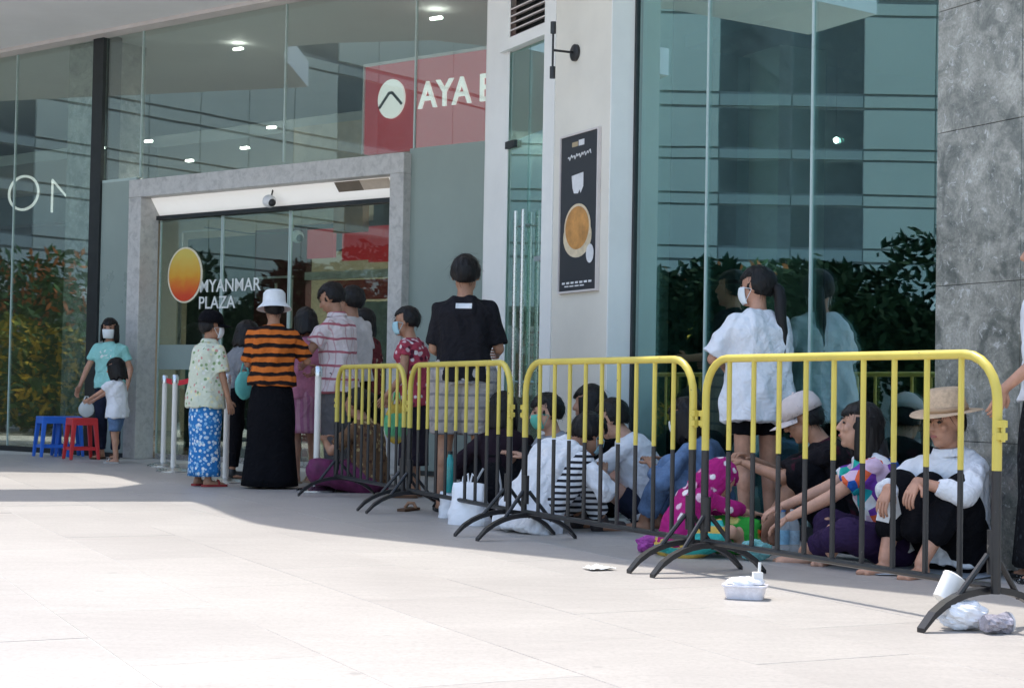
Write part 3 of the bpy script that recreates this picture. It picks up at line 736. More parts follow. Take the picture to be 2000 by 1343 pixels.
for x0, x1, y0, y1 in ((348, 353, 455, 900), (353, 425, 451, 455)):
    WL.one('rail', m_trim, fr2, WL.s(x0, 570, -.6), WL.s(x1, 570, -.6), -.62, -.6, max(0.002, WL.z(x0, y1, -.6)), WL.z(x0, y0, -.6))
# security cameras
def cctv(W_, x, y, off, label, cable):
    s_, z_ = W_.px(x, y, off); root = thing('security_camera', label, 'camera', W_.pt(s_, off, z_))
    b = MB().ell((0, 0, 0), (.075, .075, .07), None, 18, 12).build('housing', M('camera_white', (.72, .72, .72), .35), root, True)
    MB().ell((.035, -.045, -.02), (.042, .042, .042), None, 14, 10).build('dome', m_black, root, True)
    q = Vector(cable)-W_.pt(s_, off, z_); MB().tube([(0, 0, .04), q*.5+Vector((0, 0, -.02)), q], .009, 6).build('arm', m_black, root, True)
a_, b_ = WL.px(400, 444, -.6); cctv(WL, 580, 462, -.6, 'white dome security camera on a long dark arm inside the entrance', WL.pt(a_, -.6, b_))
a_, b_ = WL.px(527, 385, -.0); cctv(WL, 526, 393, .02, 'small silver dome camera under the entrance lintel', WL.pt(a_, -.05, zI))
# sconce
s_, z_ = WR.px(1114, 108, .2); sn = thing('wall_lamp', 'black metal wall lamp with an up and a down shade on the pale pier', 'lamp', WR.pt(s_, .2, z_))
rot = Matrix((WR.u, WR.n, Vector((0, 0, 1)))).transposed()
def wl(p): return rot @ Vector(p)
MB().tube([wl((.09, .0, 0)), wl((.09, .02, 0)), wl((.09, .03, 0))], [.062, .062, .045], 20).build('wall_plate', m_black, sn, True)
MB().tube([wl((.09, .02, 0)), wl((.09, .19, 0))], .009, 8).build('arm', m_black, sn, True)
MB().tube([wl((.09, .19, -.16)), wl((.09, .19, .16))], .008, 8).build('stem', m_black, sn, True)
for k in (-1, 1): MB().tube([wl((.09, .19, k*.12)), wl((.09, .19, k*.205))], .021, 12).build('lamp_shade', m_black, sn, True)
# poster
ps = thing('coffee_poster', 'tall black coffee poster in a thin pale frame on the pier', 'poster')
o_ = .2; pA, pB = WR.s(1099, 420, o_), WR.s(1171, 400, o_); zA = (WR.z(1100, 275, o_)+WR.z(1174, 249, o_))/2; zB = (WR.z(1096, 571, o_)+WR.z(1168, 563, o_))/2
w_, h_ = pB-pA, zA-zB
WR.one('board', M('poster_black', (.028, .030, .036), .35, 0, .1, 4), ps, pA, pB, o_+.001, o_+.018, zB, zA)
for a_, b_, c_, d_ in ((pA-.014, pA, zB-.014, zA+.014), (pB, pB+.014, zB-.014, zA+.014), (pA, pB, zB-.014, zB), (pA, pB, zA, zA+.014)):
    WR.one('frame', m_trim, ps, a_, b_, o_+.001, o_+.028, c_, d_)
def pp(u, v, off=.0195): return WR.pt(pA+w_*u, o_+off, zB+h_*v)
def flat(pts, off, name, mat):
    MB().rings([[pp(u, v, off) for u, v in pts], [pp(u, v, off+.0012) for u, v in pts]]).build(name, mat, ps)
ov = lambda cx, cy, rx, ry, n=30: [(cx+rx*math.cos(2*math.pi*i/n), cy+ry*math.sin(2*math.pi*i/n)) for i in range(n)]
m_pw = M('print_white', (.72, .72, .72), .5); m_pc = M('print_cream', (.66, .55, .38), .5, 0, .2, 14); m_po = M('print_coffee', (.52, .25, .07), .5, 0, .35, 8)
m_pg = M('print_gold', (.42, .33, .2), .5)
flat(ov(.48, .345, .385, .135), .0185, 'printed_cup', m_pc); flat(ov(.48, .40, .36, .155), .0200, 'printed_cup', m_pc)
flat(ov(.48, .40, .32, .138), .0215, 'printed_coffee', m_po)
flat([(.3, .74), (.62, .75), (.62, .66), (.55, .62), (.52, .645), (.48, .62), (.37, .625), (.33, .66)], .0185, 'printed_teacup', m_pw)
flat(ov(.84, .225, .1, .06), .0230, 'printed_biscuit', m_pw); flat([(.3, .955), (.46, .955), (.46, .925), (.3, .925)], .0185, 'printed_word', m_pg); flat([(.48, .962), (.63, .962), (.63, .925), (.48, .925)], .0185, 'printed_word', m_pw)
sc1 = MB(); xs = [.2+.62*i/26 for i in range(27)]
sc1.tube([pp(x, .865+.012*math.sin(i*2.1)+.006*math.sin(i*5.3)+.02*(x-.5), .021) for i, x in enumerate(xs)], .0042, 5).build('script_line', m_pw, ps)
for i in range(7): flat([(.08+.12*i, .058), (.16+.12*i, .058), (.16+.12*i, .045), (.08+.12*i, .045)], .0185, 'small_print', m_pw)
for i in range(4): flat([(.15+.14*i, .034), (.26+.14*i, .034), (.26+.14*i, .026), (.15+.14*i, .026)], .0185, 'small_print', m_pw)
#%%PEOPLE
# ------------------------------------------------------------------ people
V = Vector
def ik(a, c, l1, l2, pole):
    d = c-a; L = d.length
    if L > (l1+l2)*.998: c = a+d*((l1+l2)*.998/L); d = c-a; L = d.length
    if L < abs(l1-l2)+.02: L = abs(l1-l2)+.02
    dn = d.normalized(); x = (l1*l1-l2*l2+L*L)/(2*L); h = math.sqrt(max(0, l1*l1-x*x))
    p = (pole-dn*pole.dot(dn)); p = p.normalized() if p.length > 1e-4 else dn.orthogonal().normalized()
    return a+dn*x+p*h, c
def rotm(yaw, pitch, roll=0): return Matrix.Rotation(R(yaw), 3, 'Z') @ Matrix.Rotation(R(pitch), 3, 'X') @ Matrix.Rotation(R(roll), 3, 'Y')
def person(label, px, d, yaw, h=1.6, sk=0, vox=.011, **P):
    """yaw: 0 back to the camera, 90 facing the left of the picture. All joint targets are for a 1.65 m body."""
    k = h/1.65; g = P.get; hk = g('head', 1.0)/k**.55 if k < .95 else g('head', 1.0)
    loc = gp(px, d)
    root = thing('person', label, 'person', loc, R(yaw), g('group', 'people waiting outside the mall'))
    S = lambda *a: V(a)*k
    fat = g('fat', 1.0)
    pel = S(*g('pelvis', (0, 0, .90))); L = .50*k
    a0, a1 = g('lean', (2, 4)); sb = g('side', 0)
    # spine
    n = 20; pts = [pel.copy()]; tans = []
    for i in range(n):
        a = R(a0+(a1-a0)*(i+.5)/n); t = V((math.sin(R(sb)), math.sin(a), math.cos(a))).normalized(); tans.append(t); pts.append(pts[-1]+t*L/n)
    tans.append(tans[-1])
    def sp(t):
        if t < 0: return pts[0]+tans[0]*t*L, tans[0]
        i = min(n-1, int(t*n)); f = t*n-i; return pts[i].lerp(pts[i+1], min(1, f)) if f <= 1 else pts[-1]+tans[-1]*(t-1)*L, tans[i]
    tw = g('twist', 0)
    def ring(t, w, dp, seg=18, sq=2.6):
        c, tn = sp(t); ax = Matrix.Rotation(R(tw*max(0, t)), 3, 'Z') @ V((1, 0, 0)); ax = (ax-tn*ax.dot(tn)).normalized(); ay = tn.cross(ax)
        out = []
        for j in range(seg):
            th = 2*math.pi*j/seg; cx, sy = math.cos(th), math.sin(th)
            e = 2/sq; out.append(c+ax*(math.copysign(abs(cx)**e, cx)*w*k)+ay*(math.copysign(abs(sy)**e, sy)*dp*k))
        return out
    TB = [(-.14, .11, .085), (0, .15, .105), (.22, .13, .092), (.5, .135, .098), (.75, .145, .098), (.88, .12, .075), (1.0, .052, .05)]
    c, tn = sp(.83); axs = Matrix.Rotation(R(tw*.87), 3, 'Z') @ V((1, 0, 0)); axs = (axs-tn*axs.dot(tn)).normalized()
    sw = g('sw', .160)*k
    sh_ = {1: c+axs*sw, -1: c-axs*sw}
    hips = {1: pel+S(.085, 0, -.02), -1: pel+S(-.085, 0, -.02)}
    if g('seat'): pass
    wr = {1: S(*g('wr', (.25, .05, .80))), -1: S(*g('wl', (-.25, .05, .80)))}
    an = {1: S(*g('ar', (.09, -.01, .08))), -1: S(*g('al', (-.09, -.01, .08)))}
    ep = {1: V(g('er', (.6, -1, -.3))), -1: V(g('el', (-.6, -1, -.3)))}
    kp = {1: V(g('kr', (.1, 1, 0))), -1: V(g('kl', (-.1, 1, 0)))}
    elb, kne = {}, {}
    for s in (1, -1):
        elb[s], wr[s] = ik(sh_[s], wr[s], .265*k, .235*k, ep[s])
        kne[s], an[s] = ik(hips[s], an[s], .40*k, .40*k, kp[s])
    # body
    b = MB(); b.rings([ring(t, w*fat, dp*fat) for t, w, dp in TB])
    nb, _ = sp(.97); nl = g('neck', (a1+4)); hd = Matrix.Rotation(R(g('hyaw', 0)), 3, 'Z')
    ndir = V((g('nside', 0), math.sin(R(nl)), math.cos(R(nl)))).normalized()
    hc = nb+ndir*(.150*k+.03*(hk-1))
    HR = rotm(g('hyaw', 0), g('hpitch', 0), g('hroll', 0)); e = k*hk*1.06
    hp = lambda x, y, z: hc+HR @ (V((x, y, z))*e)
    b.capsule(nb-ndir*.03, .056*k, hp(0, -.01, -.03), .048*k)
    for s in (1, -1):
        b.capsule(sh_[s]-axs*s*.04*k, .046*k, sh_[s]-axs*s*.008*k, .043*k)
        b.capsule(sh_[s].lerp(elb[s], .05)-axs*s*.006*k, .041*k*fat, elb[s], .037*k); b.capsule(elb[s], .037*k, wr[s], .0245*k)
        b.capsule(hips[s], .088*k*fat, kne[s], .056*k); b.capsule(kne[s], .054*k, an[s], .034*k)
        cf = kne[s].lerp(an[s], .35)+(V((0, -1, 0)) if not g('seat') else V((0, 0, -.4)))*.012*k; b.ell(cf, (.05*k, .05*k, .09*k), None, 10, 8)
        fd = V(g('fr' if s == 1 else 'fl', (s*.12, 1, 0))).normalized(); side = fd.cross(V((0, 0, 1))).normalized()
        hl = an[s]-V((0, 0, .045*k)); b.capsule(an[s], .034*k, hl-fd*.02*k, .032*k); b.capsule(hl, .032*k, hl+fd*.13*k-V((0, 0, .012*k)), .024*k)
        b.capsule(hl+side*.016*k, .025*k, hl+fd*.155*k+side*.018*k-V((0, 0, .016*k)), .017*k); b.capsule(hl-side*.012*k, .024*k, hl+fd*.14*k-side*.02*k-V((0, 0, .018*k)), .014*k)
        # palm
        hd_ = g('hr' if s == 1 else 'hl'); hdv = V(hd_).normalized() if hd_ else (wr[s]-elb[s]).normalized()
        pn = V(g('pr' if s == 1 else 'pl', (-s, .3, 0))); pn = (pn-hdv*pn.dot(hdv)).normalized(); acr = hdv.cross(pn)
        w0 = wr[s]
        for q in (-.024, 0, .024): b.capsule(w0+acr*q*.5*k, .017*k, w0+hdv*.075*k+acr*q*k, .0135*k, 8)
    # head
    b.ell(hp(0, -.012, .028), (.074*e, .092*e, .088*e), HR, 20, 14); b.ell(hp(0, .022, -.035), (.060*e, .066*e, .078*e), HR, 18, 12)
    b.ell(hp(0, .062, -.085), (.026*e, .022*e, .02*e), HR, 10, 8)
    b.capsule(hp(0, .082, .022), .009*e, hp(0, .100, -.012), .0135*e, 8); b.ell(hp(0, .088, -.014), (.019*e, .014*e, .011*e), HR, 8, 6)
    b.ell(hp(0, .080, -.048), (.026*e, .014*e, .012*e), HR, 10, 6)
    for s in (1, -1): b.ell(hp(s*.073, -.008, -.004), (.010*e, .019*e, .031*e), HR, 8, 8); b.ell(hp(s*.040, .062, -.01), (.022*e, .02*e, .024*e), HR, 8, 8)
    me = remesh(b, vox*.82, 2)
    # fingers, added to the same mesh
    fm = MB()
    for s in (1, -1):
        hd_ = g('hr' if s == 1 else 'hl'); hdv = V(hd_).normalized() if hd_ else (wr[s]-elb[s]).normalized()
        pn = V(g('pr' if s == 1 else 'pl', (-s, .3, 0))); pn = (pn-hdv*pn.dot(hdv)).normalized(); acr = hdv.cross(pn); w0 = wr[s]; cu = g('curl', 24)
        for q, ln in ((-.027, .058), (-.009, .072), (.009, .078), (.027, .070)):
            p = w0+hdv*.08*k+acr*q*k; dirn = hdv; ps_, rr_ = [p-hdv*.012*k, p], [.0085*k, .0085*k]
            for j, f in enumerate((.45, .3, .25)):
                dirn = Matrix.Rotation(R(cu*(1.0 if j else .6))*1, 3, acr) @ dirn if True else dirn
                p = p+dirn*ln*f*k; ps_.append(p); rr_.append((.0082, .0075, .006)[j]*k)
            fm.tube(ps_, rr_, 7)
        # thumb from the side of the palm
        p = w0+hdv*.025*k+acr*.026*k; d1 = (hdv*.6+acr*.7+pn*.35).normalized(); d2 = (hdv*.9+acr*.25+pn*.3).normalized()
        fm.tube([p-d1*.01*k, p+d1*.03*k, p+d1*.03*k+d2*.024*k, p+d1*.03*k+d2*.036*k], [.011*k, .0105*k, .009*k, .006*k], 7)
    bm = bmesh.new(); bm.from_mesh(me); tmpm = bpy.data.meshes.new('f'); tmpm.from_pydata([tuple(v) for v in fm.v], [], fm.f); bm.from_mesh(tmpm)
    bmesh.ops.recalc_face_normals(bm, faces=bm.faces); bm.to_mesh(me); bm.free(); bpy.data.meshes.remove(tmpm)
    link('body', me, skin(sk), root, 'all')
    if g('face', 0):
        for s in (1, -1):
            MB().ell(hp(s*.031, .0775, .018), (.0135*e, .006*e, .0062*e), HR, 10, 6).build('eye', M('dark_eye', (.02, .015, .012), .25), root, 'all')
            MB().capsule(hp(s*.018, .086, .037), .0035*e, hp(s*.046, .078, .039), .0028*e, 6).build('eyebrow', m_hair, root, 'all')
        if not g('mask'): MB().ell(hp(0, .0915, -.048), (.021*e, .006*e, .0075*e), HR, 12, 6).build('lips', M('lips', (.36, .12, .10), .4), root, 'all')
    # ---- clothes
    sd = hash(label) % 97
    sd = sum(ord(ch) for ch in label) % 97
    top = g('top')
    if top:
        mt, t0, ez, slv, slr = top      # material, hem t, ease, sleeve reach (0..2), sleeve looseness
        s_ = MB(); ez2 = ez
        TR = [(t0, .165+ez*1.5, .118+ez*1.4), (max(t0+.08, -.02), .162+ez*1.3, .115+ez*1.2), (.25, .148+ez*1.1, .105+ez), (.5, .150+ez, .11+ez), (.75, .170+ez*.7, .116+ez*.7), (.86, .164+ez*.3, .096+ez*.4), (.93, .120, .082), (.985, .078, .068)]
        s_.rings([ring(t, w*fat, dp*fat) for t, w, dp in TR])
        for s in (1, -1):
            s_.capsule(sh_[s]-axs*s*.05*k, .060*k, sh_[s]+axs*s*.004, .054*k*fat)
            f = min(1, slv); q = sh_[s].lerp(elb[s], f); dirn = (elb[s]-sh_[s]).normalized()
            s_.tube([sh_[s]-dirn*.01, sh_[s].lerp(q, .5), q], [.056*k*fat, (.055+slr*.4)*k, (.050+slr*.85)*k], 14)
            if slv > 1:
                q2 = elb[s].lerp(wr[s], slv-1); s_.capsule(elb[s], (.052+slr)*k, elb[s]+(q2-elb[s])*.05, (.05+slr)*k); s_.tube([elb[s], q2], [(.050+slr)*k, (.040+slr*.8)*k], 14)
        me = remesh(s_, vox, 2, .0095*g('wr_amt', 1), 10, sd); link('shirt', me, mt, root, 'all')
    if g('collar'):
        c, tn = sp(1.0); MB().rings([ring(.98, .078, .07), ring(1.04, .066, .062), ring(1.03, .073, .068), ring(.965, .092, .08)], True, False).build('collar', g('collar'), root, 'all')
    bot = g('bottom')
    if bot:
        kind, mt, reach, ez = bot
        s_ = MB(); s_.rings([ring(t, w*fat, dp*fat) for t, w, dp in ((-.16, .135+ez, .11+ez), (-.03, .158+ez*.6, .118+ez*.6), (.1, .15, .11), (.2, .138, .102))])
        if kind == 'legs':           # shorts or trousers: reach 0..1 thigh, 1..2 shin
            for s in (1, -1):
                f = min(1, reach); q = hips[s].lerp(kne[s], f); s_.tube([hips[s]+(hips[s]-kne[s]).normalized()*.02*k, hips[s].lerp(q, .5), q], [(.098+ez)*k*fat, (.086+ez)*k, (.070+ez*1.1)*k], 14)
                s_.ell(hips[s], ((.100+ez)*k*fat,)*3, None, 12, 8)
                if reach > 1:
                    s_.ell(kne[s], ((.069+ez)*k,)*3, None, 12, 8); q2 = kne[s].lerp(an[s], reach-1); s_.tube([kne[s], kne[s].lerp(q2, .5), q2], [(.068+ez)*k, (.06+ez)*k, (.05+ez*1.1)*k], 14)
            link('trousers' if reach > 1.3 else 'shorts', remesh(s_, vox, 3, .006, 9, sd+3), mt, root, 'all')
        elif kind == 'skirt':        # straight longyi or skirt to height reach (standing)
            zb = reach*k; zt = pel.z+.05*k; rs_ = []; seg = 40; nn = 14
            for i in range(nn+1):
                f = i/nn; z = zt+(zb-zt)*f; fl = .0+ez*f
                rs_.append([(pel.x*(1-f)+math.cos(2*math.pi*j/seg)*(.148+.02*math.sin(math.pi*min(1, f*1.8))+fl)*k*fat*(1+.035*f*math.sin(j*2*math.pi/seg*7+sd)+.02*f*math.sin(j*2*math.pi/seg*12+i*.3)),
                             pel.y*(1-f)+math.sin(2*math.pi*j/seg)*(.115+.025*math.sin(math.pi*min(1, f*1.6))+fl)*k*fat*(1+.05*f*math.sin(j*2*math.pi/seg*6+2+sd)), z) for j in range(seg)])
            MB().rings(rs_, True, True).build('skirt', mt, root, 'all')
        elif kind == 'drape':        # skirt of somebody sitting: cloth over both legs
            for s in (1, -1):
                s_.capsule(hips[s], (.105+ez)*k, kne[s], (.078+ez)*k); q2 = kne[s].lerp(an[s], reach); s_.capsule(kne[s], (.078+ez)*k, q2, (.066+ez)*k)
            km = (kne[1]+kne[-1])/2; am = (kne[1].lerp(an[1], reach)+kne[-1].lerp(an[-1], reach))/2
            s_.capsule(pel, .11*k, km, .085*k); s_.capsule(km, .08*k, am, .07*k)
            link('skirt', remesh(s_, vox, 4, .008, 8, sd+3), mt, root, 'all')
    # ---- hair
    hs = g('hair', 'short')
    hm = g('hairmat', m_hair)
    low = {'short': -.25, 'bob': -.35, 'long': -.4, 'pony': -.3, 'crop': -.15}.get(hs, -.25)
    def hfn(dv):
        ph = math.atan2(dv.y, dv.x)
        f = 1+.045*noise.noise(dv*4+V((sd, 0, 0)))+.03*noise.noise(V((ph*7, dv.z*3, sd)))+.018*noise.noise(V((ph*17, dv.z*4, sd)))
        rag = .10*noise.noise(V((ph*9, sd, 0)))
        face = dv.y > .10 and dv.z < .26+.40*max(0, (abs(dv.x)-.3))+rag*1.3
        lo_ = low-.10+rag-.42*max(0, min(1, (-dv.y+.1)/.7))
        if face or dv.z < lo_: return .80
        return f
    if hs != 'none':
        hb = MB(); r_ = (.093*e, .112*e, .108*e)
        if hs == 'crop': r_ = (.088*e, .106*e, .102*e)
        if g('hat'): r_ = tuple(q*.86 for q in r_[:2])+(r_[2]*.84,)
        hb.ell(hp(0, -.016, .022 if not g('hat') else .008), r_, HR, 64, 44, hfn)
        def curtain(z1, w, back, a_from=58, flare=1.0):
            seg = 26; rr2 = []
            for i in range(9):
                f = i/8; z = .05+(z1-.05)*f; row = []
                for th_off in (0, 1):
                    rngj = range(seg+1) if th_off == 0 else range(seg, -1, -1)
                    for j in rngj:
                        th = R(90+a_from+(360-2*a_from)*j/seg); rad = (1.0+.10*f*flare-.12*th_off)*(1+.05*math.sin(j*2.3+i*.4))
                        row.append(hp(math.cos(th)*.090*rad*w*(1-.16*max(0, f-.6)), -.012+math.sin(th)*.108*rad*(1-.2*max(0, f-.6))-back*f*f, z-(.016*math.sin(j*1.7)+.014*math.sin(j*4.1+sd))*f*f))
                rr2.append(row)
            hb.rings(rr2, True, True)
        if hs == 'bob': curtain(-.125, 1.05, 0, 48)
        if hs == 'long': curtain(-.16, 1.04, .0, 70)
        sd2 = g('hairlen', .34)
        if hs in ('long', 'pony'):
            st_ = hp(0, -.095, .02 if hs == 'pony' else -.06); c9, _ = sp(.55); bk = V((0, -1, 0)); dr = g('hairdrop', (0, -.06, -1))
            ps_ = [st_, hp(0, -.135, -.03) if hs == 'pony' else hp(0, -.11, -.12)]
            for i in range(1, 7): ps_.append(ps_[1]+V(dr).normalized()*sd2*k*i/6+V((.006*math.sin(i*1.9), 0, 0)))
            wd = (.022, .036, .038, .036, .032, .026, .018, .006) if hs == 'pony' else (.05, .085, .095, .10, .10, .095, .08, .045)
            if hs == 'pony': hb.tube(ps_, [w*k for w in wd], 14)
            else:
                rr2 = []
                for p_, w in zip(ps_, wd): rr2.append([p_+V((math.cos(2*math.pi*j/20)*w*k*(1+.1*math.sin(j*2.2)), math.sin(2*math.pi*j/20)*.042*k*(1+.15*math.sin(j*3.1)), -.01*math.sin(j*2.9))) for j in range(20)])
                hb.rings(rr2)
        if hs == 'bun': hb.ell(hp(0, -.12, .05), (.045*e, .04*e, .045*e), HR, 14, 10)
        rgh = np.random.default_rng(sd+11); cnt = 0
        hn = 0 if (hm is not m_hair or vox > .0125) else 260
        while cnt < hn:
            dv = V(tuple(rgh.normal(size=3))).normalized(); f = hfn(dv); cnt += 1
            if f < .9 or dv.z < -.5: continue
            base = V((dv.x*r_[0], dv.y*r_[1], dv.z*r_[2]))*f*.985/e+V((0, -.016, .022 if not g('hat') else .008))
            tdn = (V((0, -.25, -1))-dv*V((0, -.25, -1)).dot(dv)); tdn = tdn.normalized() if tdn.length > .1 else V((0, -1, 0)); sdv = dv.cross(tdn).normalized()
            ln = rgh.uniform(.03, .075); lift = rgh.uniform(.0, .014); cv = rgh.normal()*.25; w_s = .0016
            pts_ = [base+tdn*ln*q+dv*(lift*q+.003*math.sin(q*3))+sdv*cv*ln*q*q for q in (0, .5, 1)]
            hb.add([hp(*(p_+sdv*w_s*(1-q*.6)*sg_)) for p_, q in zip(pts_, (0, .5, 1)) for sg_ in (-1, 1)], [(0, 1, 3, 2), (2, 3, 5, 4)])
        hb.build('hair', hm, root, 'all')
    # ---- mask
    if g('mask'):
        mk = MB(); rows = []
        for i in range(7):
            z = .006-.098*i/6; row = []
            bul = .012*math.sin(math.pi*i/6)
            for j in range(13):
                th = R(20+140*j/12); row.append((math.cos(th)*(.071-.012*(i/6)), .018+math.sin(th)*(.082+bul-.014*(i/6)**2), z))
            rows.append(row)
        vs_ = [hp(*q) for r_ in rows for q in r_]; fs_ = [(i*13+j, i*13+j+1, i*13+13+j+1, i*13+13+j) for i in range(6) for j in range(12)]
        mk.add(vs_, fs_); o = mk.build('face_mask', g('mask'), root, 'all')
        so = o.modifiers.new('thickness', 'SOLIDIFY'); so.thickness = .003
        lp = MB()
        for s in (1, -1):
            for z in (0, -.075): lp.tube([hp(s*.068, .045, z), hp(s*.078, .0, -.012)], .0018*e, 5)
        lp.build('ear_loop', g('mask'), o)
    # ---- hats
    ht = g('hat')
    if ht:
        kind, mt = ht
        def hring(r, z, off=0, ry=None, dip=0): return [hp(math.cos(2*math.pi*j/32)*r, -.012+off+math.sin(2*math.pi*j/32)*(ry or r*1.18), z+dip*math.cos(2*math.pi*j/32*2)) for j in range(32)]
        if kind == 'bucket':
            o = MB().rings([hring(.03, .152), hring(.07, .148), hring(.089, .125), hring(.093, .06), hring(.096, .045), hring(.13, .012), hring(.142, -.006), hring(.13, .004), hring(.088, .03)], True, True).build('bucket_hat', mt, root, True)
        if kind == 'straw':
            o = MB().rings([hring(.03, .168), hring(.066, .166), hring(.078, .15), hring(.090, .075), hring(.094, .058), hring(.158, .056, 0, .178, .006), hring(.162, .051, 0, .182, .006), hring(.09, .05)], True, True).build('straw_hat', mt, root, True)
            MB().rings([hring(.0925, .06), hring(.0955, .06), hring(.0935, .085), hring(.0905, .085)], True, False).build('hat_band', M('hat_band', (.42, .28, .17), .7), o, 'all')
        if kind == 'cap':
            rr2 = [hring(.015, .142), hring(.05, .137), hring(.078, .112), hring(.091, .07), hring(.092, .03), hring(.088, .03)]
            o = MB().rings(rr2, True, True).build('cap', mt, root, 'all')
            vz = MB(); tp, bt_ = [], []
            for j in range(13):
                th = R(25+130*j/12); x = math.cos(th)*.088; y0 = -.012+math.sin(th)*.104; lnv = .085*math.sin(math.pi*j/12)**.5
                tp.append((hp(x*.99, y0-.01, .037-.006*abs(x)/.08), hp(x*1.0, y0+lnv, .022-.02*(abs(x)/.08)**2)))
            vs_ = [p for t_ in tp for p in t_]+[p+HR @ V((0, 0, -.004)) for t_ in tp for p in t_]; m_ = 26
            fs_ = []
            for j in range(12):
                a_ = 2*j; fs_ += [(a_, a_+1, a_+3, a_+2), (m_+a_, m_+a_+2, m_+a_+3, m_+a_+1), (a_+1, m_+a_+1, m_+a_+3, a_+3), (a_, a_+2, m_+a_+2, m_+a_)]
            vz.add(vs_, fs_).build('visor', mt, o, 'all')
            MB().ell(hp(0, -.012, .143), (.008*e,)*3, None, 8, 6).build('cap_button', mt, o, 'all')
            if g('badge'): MB().ell(hp(0, .094, .075), (.02*e, .006*e, .022*e), HR, 12, 8).build('badge', g('badge'), o, 'all')
    # ---- footwear
    fw = g('feet')
    if fw:
        kind, mt = fw
        for s in (1, -1):
            fd = V(g('fr' if s == 1 else 'fl', (s*.12, 1, 0))).normalized(); side = fd.cross(V((0, 0, 1))).normalized(); hl = an[s]-V((0, 0, .075*k))
            if kind == 'sandal':
                pr = [(-.06, .03), (-.03, .04), (.05, .042), (.12, .05), (.17, .045), (.195, .025)]
                ol = [hl+fd*a_*k+side*w*k for a_, w in pr]+[hl+fd*a_*k-side*w*k for a_, w in pr[::-1]]
                o = MB().rings([[V((p.x, p.y, hl.z-.004)) for p in ol], [V((p.x, p.y, hl.z+.016*k)) for p in ol]]).build('sandal', mt, root)
                MB().tube([hl+fd*.10*k+side*.042*k+V((0, 0, .014)), hl+fd*.10*k+side*.03*k+V((0, 0, .05*k)), hl+fd*.11*k-side*.02*k+V((0, 0, .056*k)), hl+fd*.11*k-side*.046*k+V((0, 0, .014))], .010*k, 7).build('strap', mt, o, 'all')
            else:
                sm_ = MB(); sm_.capsule(hl+V((0, 0, .035*k))-fd*.035*k, .040*k, hl+V((0, 0, .03*k))+fd*.14*k, .034*k); sm_.capsule(an[s], .042*k, hl+V((0, 0, .04*k)), .043*k)
                link('shoe', remesh(sm_, .009, 2), mt, root, 'all')
    info = dict(root=root, wr=wr, an=an, kne=kne, elb=elb, hc=hc)
    return info
def worldpt(info, v): return info['root'].matrix_basis @ v
def wp(info, side):
    r_ = info['root']; m_ = Matrix.Translation(r_.location) @ Matrix.Rotation(r_.rotation_euler.z, 4, 'Z'); return m_ @ info['wr'][side]

blk = cloth('black_cloth', (.007, .007, .009)); wht = cloth('white_cotton', (.76, .77, .80), .04); msk_w = M('white_mask', (.74, .78, .80), .8, 0, .04); msk_b = M('pale_blue_mask', (.34, .55, .62), .8, 0, .05); msk_g = M('green_mask', (.10, .42, .33), .8, 0, .08)
navy = cloth('navy_cloth', (.02, .025, .045)); denim = M('denim', (.10, .17, .30), .85, 0, .35, 18, .3, 80); brown_s = M('brown_leather', (.10, .045, .02), .6); rub = M('black_rubber', (.02, .02, .02), .6)

# 1 woman in mint shirt, child, stools
mint = pat_print('mint_shirt', (.30, .62, .58), (.75, .8, .78), (-.07, .07, 1.13, 1.22, 1), 30, .55)
person('woman in a mint T-shirt and white mask standing behind the red stool', 211, 18.35, 168, 1.56, 0, .014, face=1, mask=msk_w, hair='bob', top=(mint, -.12, .022, .62, .012),
       bottom=('legs', navy, 1.92, .004), feet=('sandal', brown_s), wr=(.36, .20, .70), er=(1, -.4, -.4), wl=(-.27, .10, .86), hpitch=-4, hyaw=12)
person('small child in a white T-shirt and denim shorts reaching over the red stool', 226, 17.45, 82, 1.07, 0, .012, head=1.06, face=1, hair='bob', top=(pat_print('white_child_shirt', (.76, .77, .80), (.05, .05, .08), (-.07, .05, .95, 1.1, 1), 16, .5), -.32, .045, .75, .03),
       bottom=('legs', denim, .9, .02), feet=('sandal', M('grey_sandal', (.4, .38, .36), .6)), wr=(.14, .46, 1.02), wl=(-.12, .44, 1.04), er=(.5, -.2, -1), el=(-.5, -.2, -1), hpitch=-14, al=(-.1, -.04, .08), ar=(.1, .05, .08))
# 3 sarong
floral = pat_spots('floral_shirt', (.60, .63, .50), [(.25, .35, .18), (.55, .28, .25), (.70, .66, .40), (.72, .72, .66)], 26, .34)
sar = pat_spots('blue_sarong', (.035, .19, .48), [(.55, .68, .80), (.30, .52, .74), (.08, .3, .6), (.75, .78, .8)], 34, .46)
person('person in a black cap, pale floral shirt and blue patterned sarong', 398, 13.65, -48, 1.43, 1, .012, hair='short', hat=('cap', blk), mask=msk_w, top=(floral, -.30, .035, .85, .028), collar=floral,
       bottom=('skirt', sar, .10, .03), feet=('sandal', M('red_sandal', (.32, .03, .03), .6)), wr=(.23, .12, .80), wl=(-.26, .02, .80), hyaw=-14, hpitch=-5, hairlen=.2)
# 4 grey person carrying bag
a4 = person('person in a grey top and black trousers half hidden behind the floral shirt', 452, 14.9, -70, 1.43, 1, .014, hair='bob', top=(cloth('grey_top', (.20, .21, .23)), -.1, .02, .7, .015), bottom=('legs', blk, 1.9, .01), feet=('shoe', rub), lean=(6, 14), neck=24, hpitch=-14, wr=(.2, .2, .86), wl=(-.2, .28, .9))
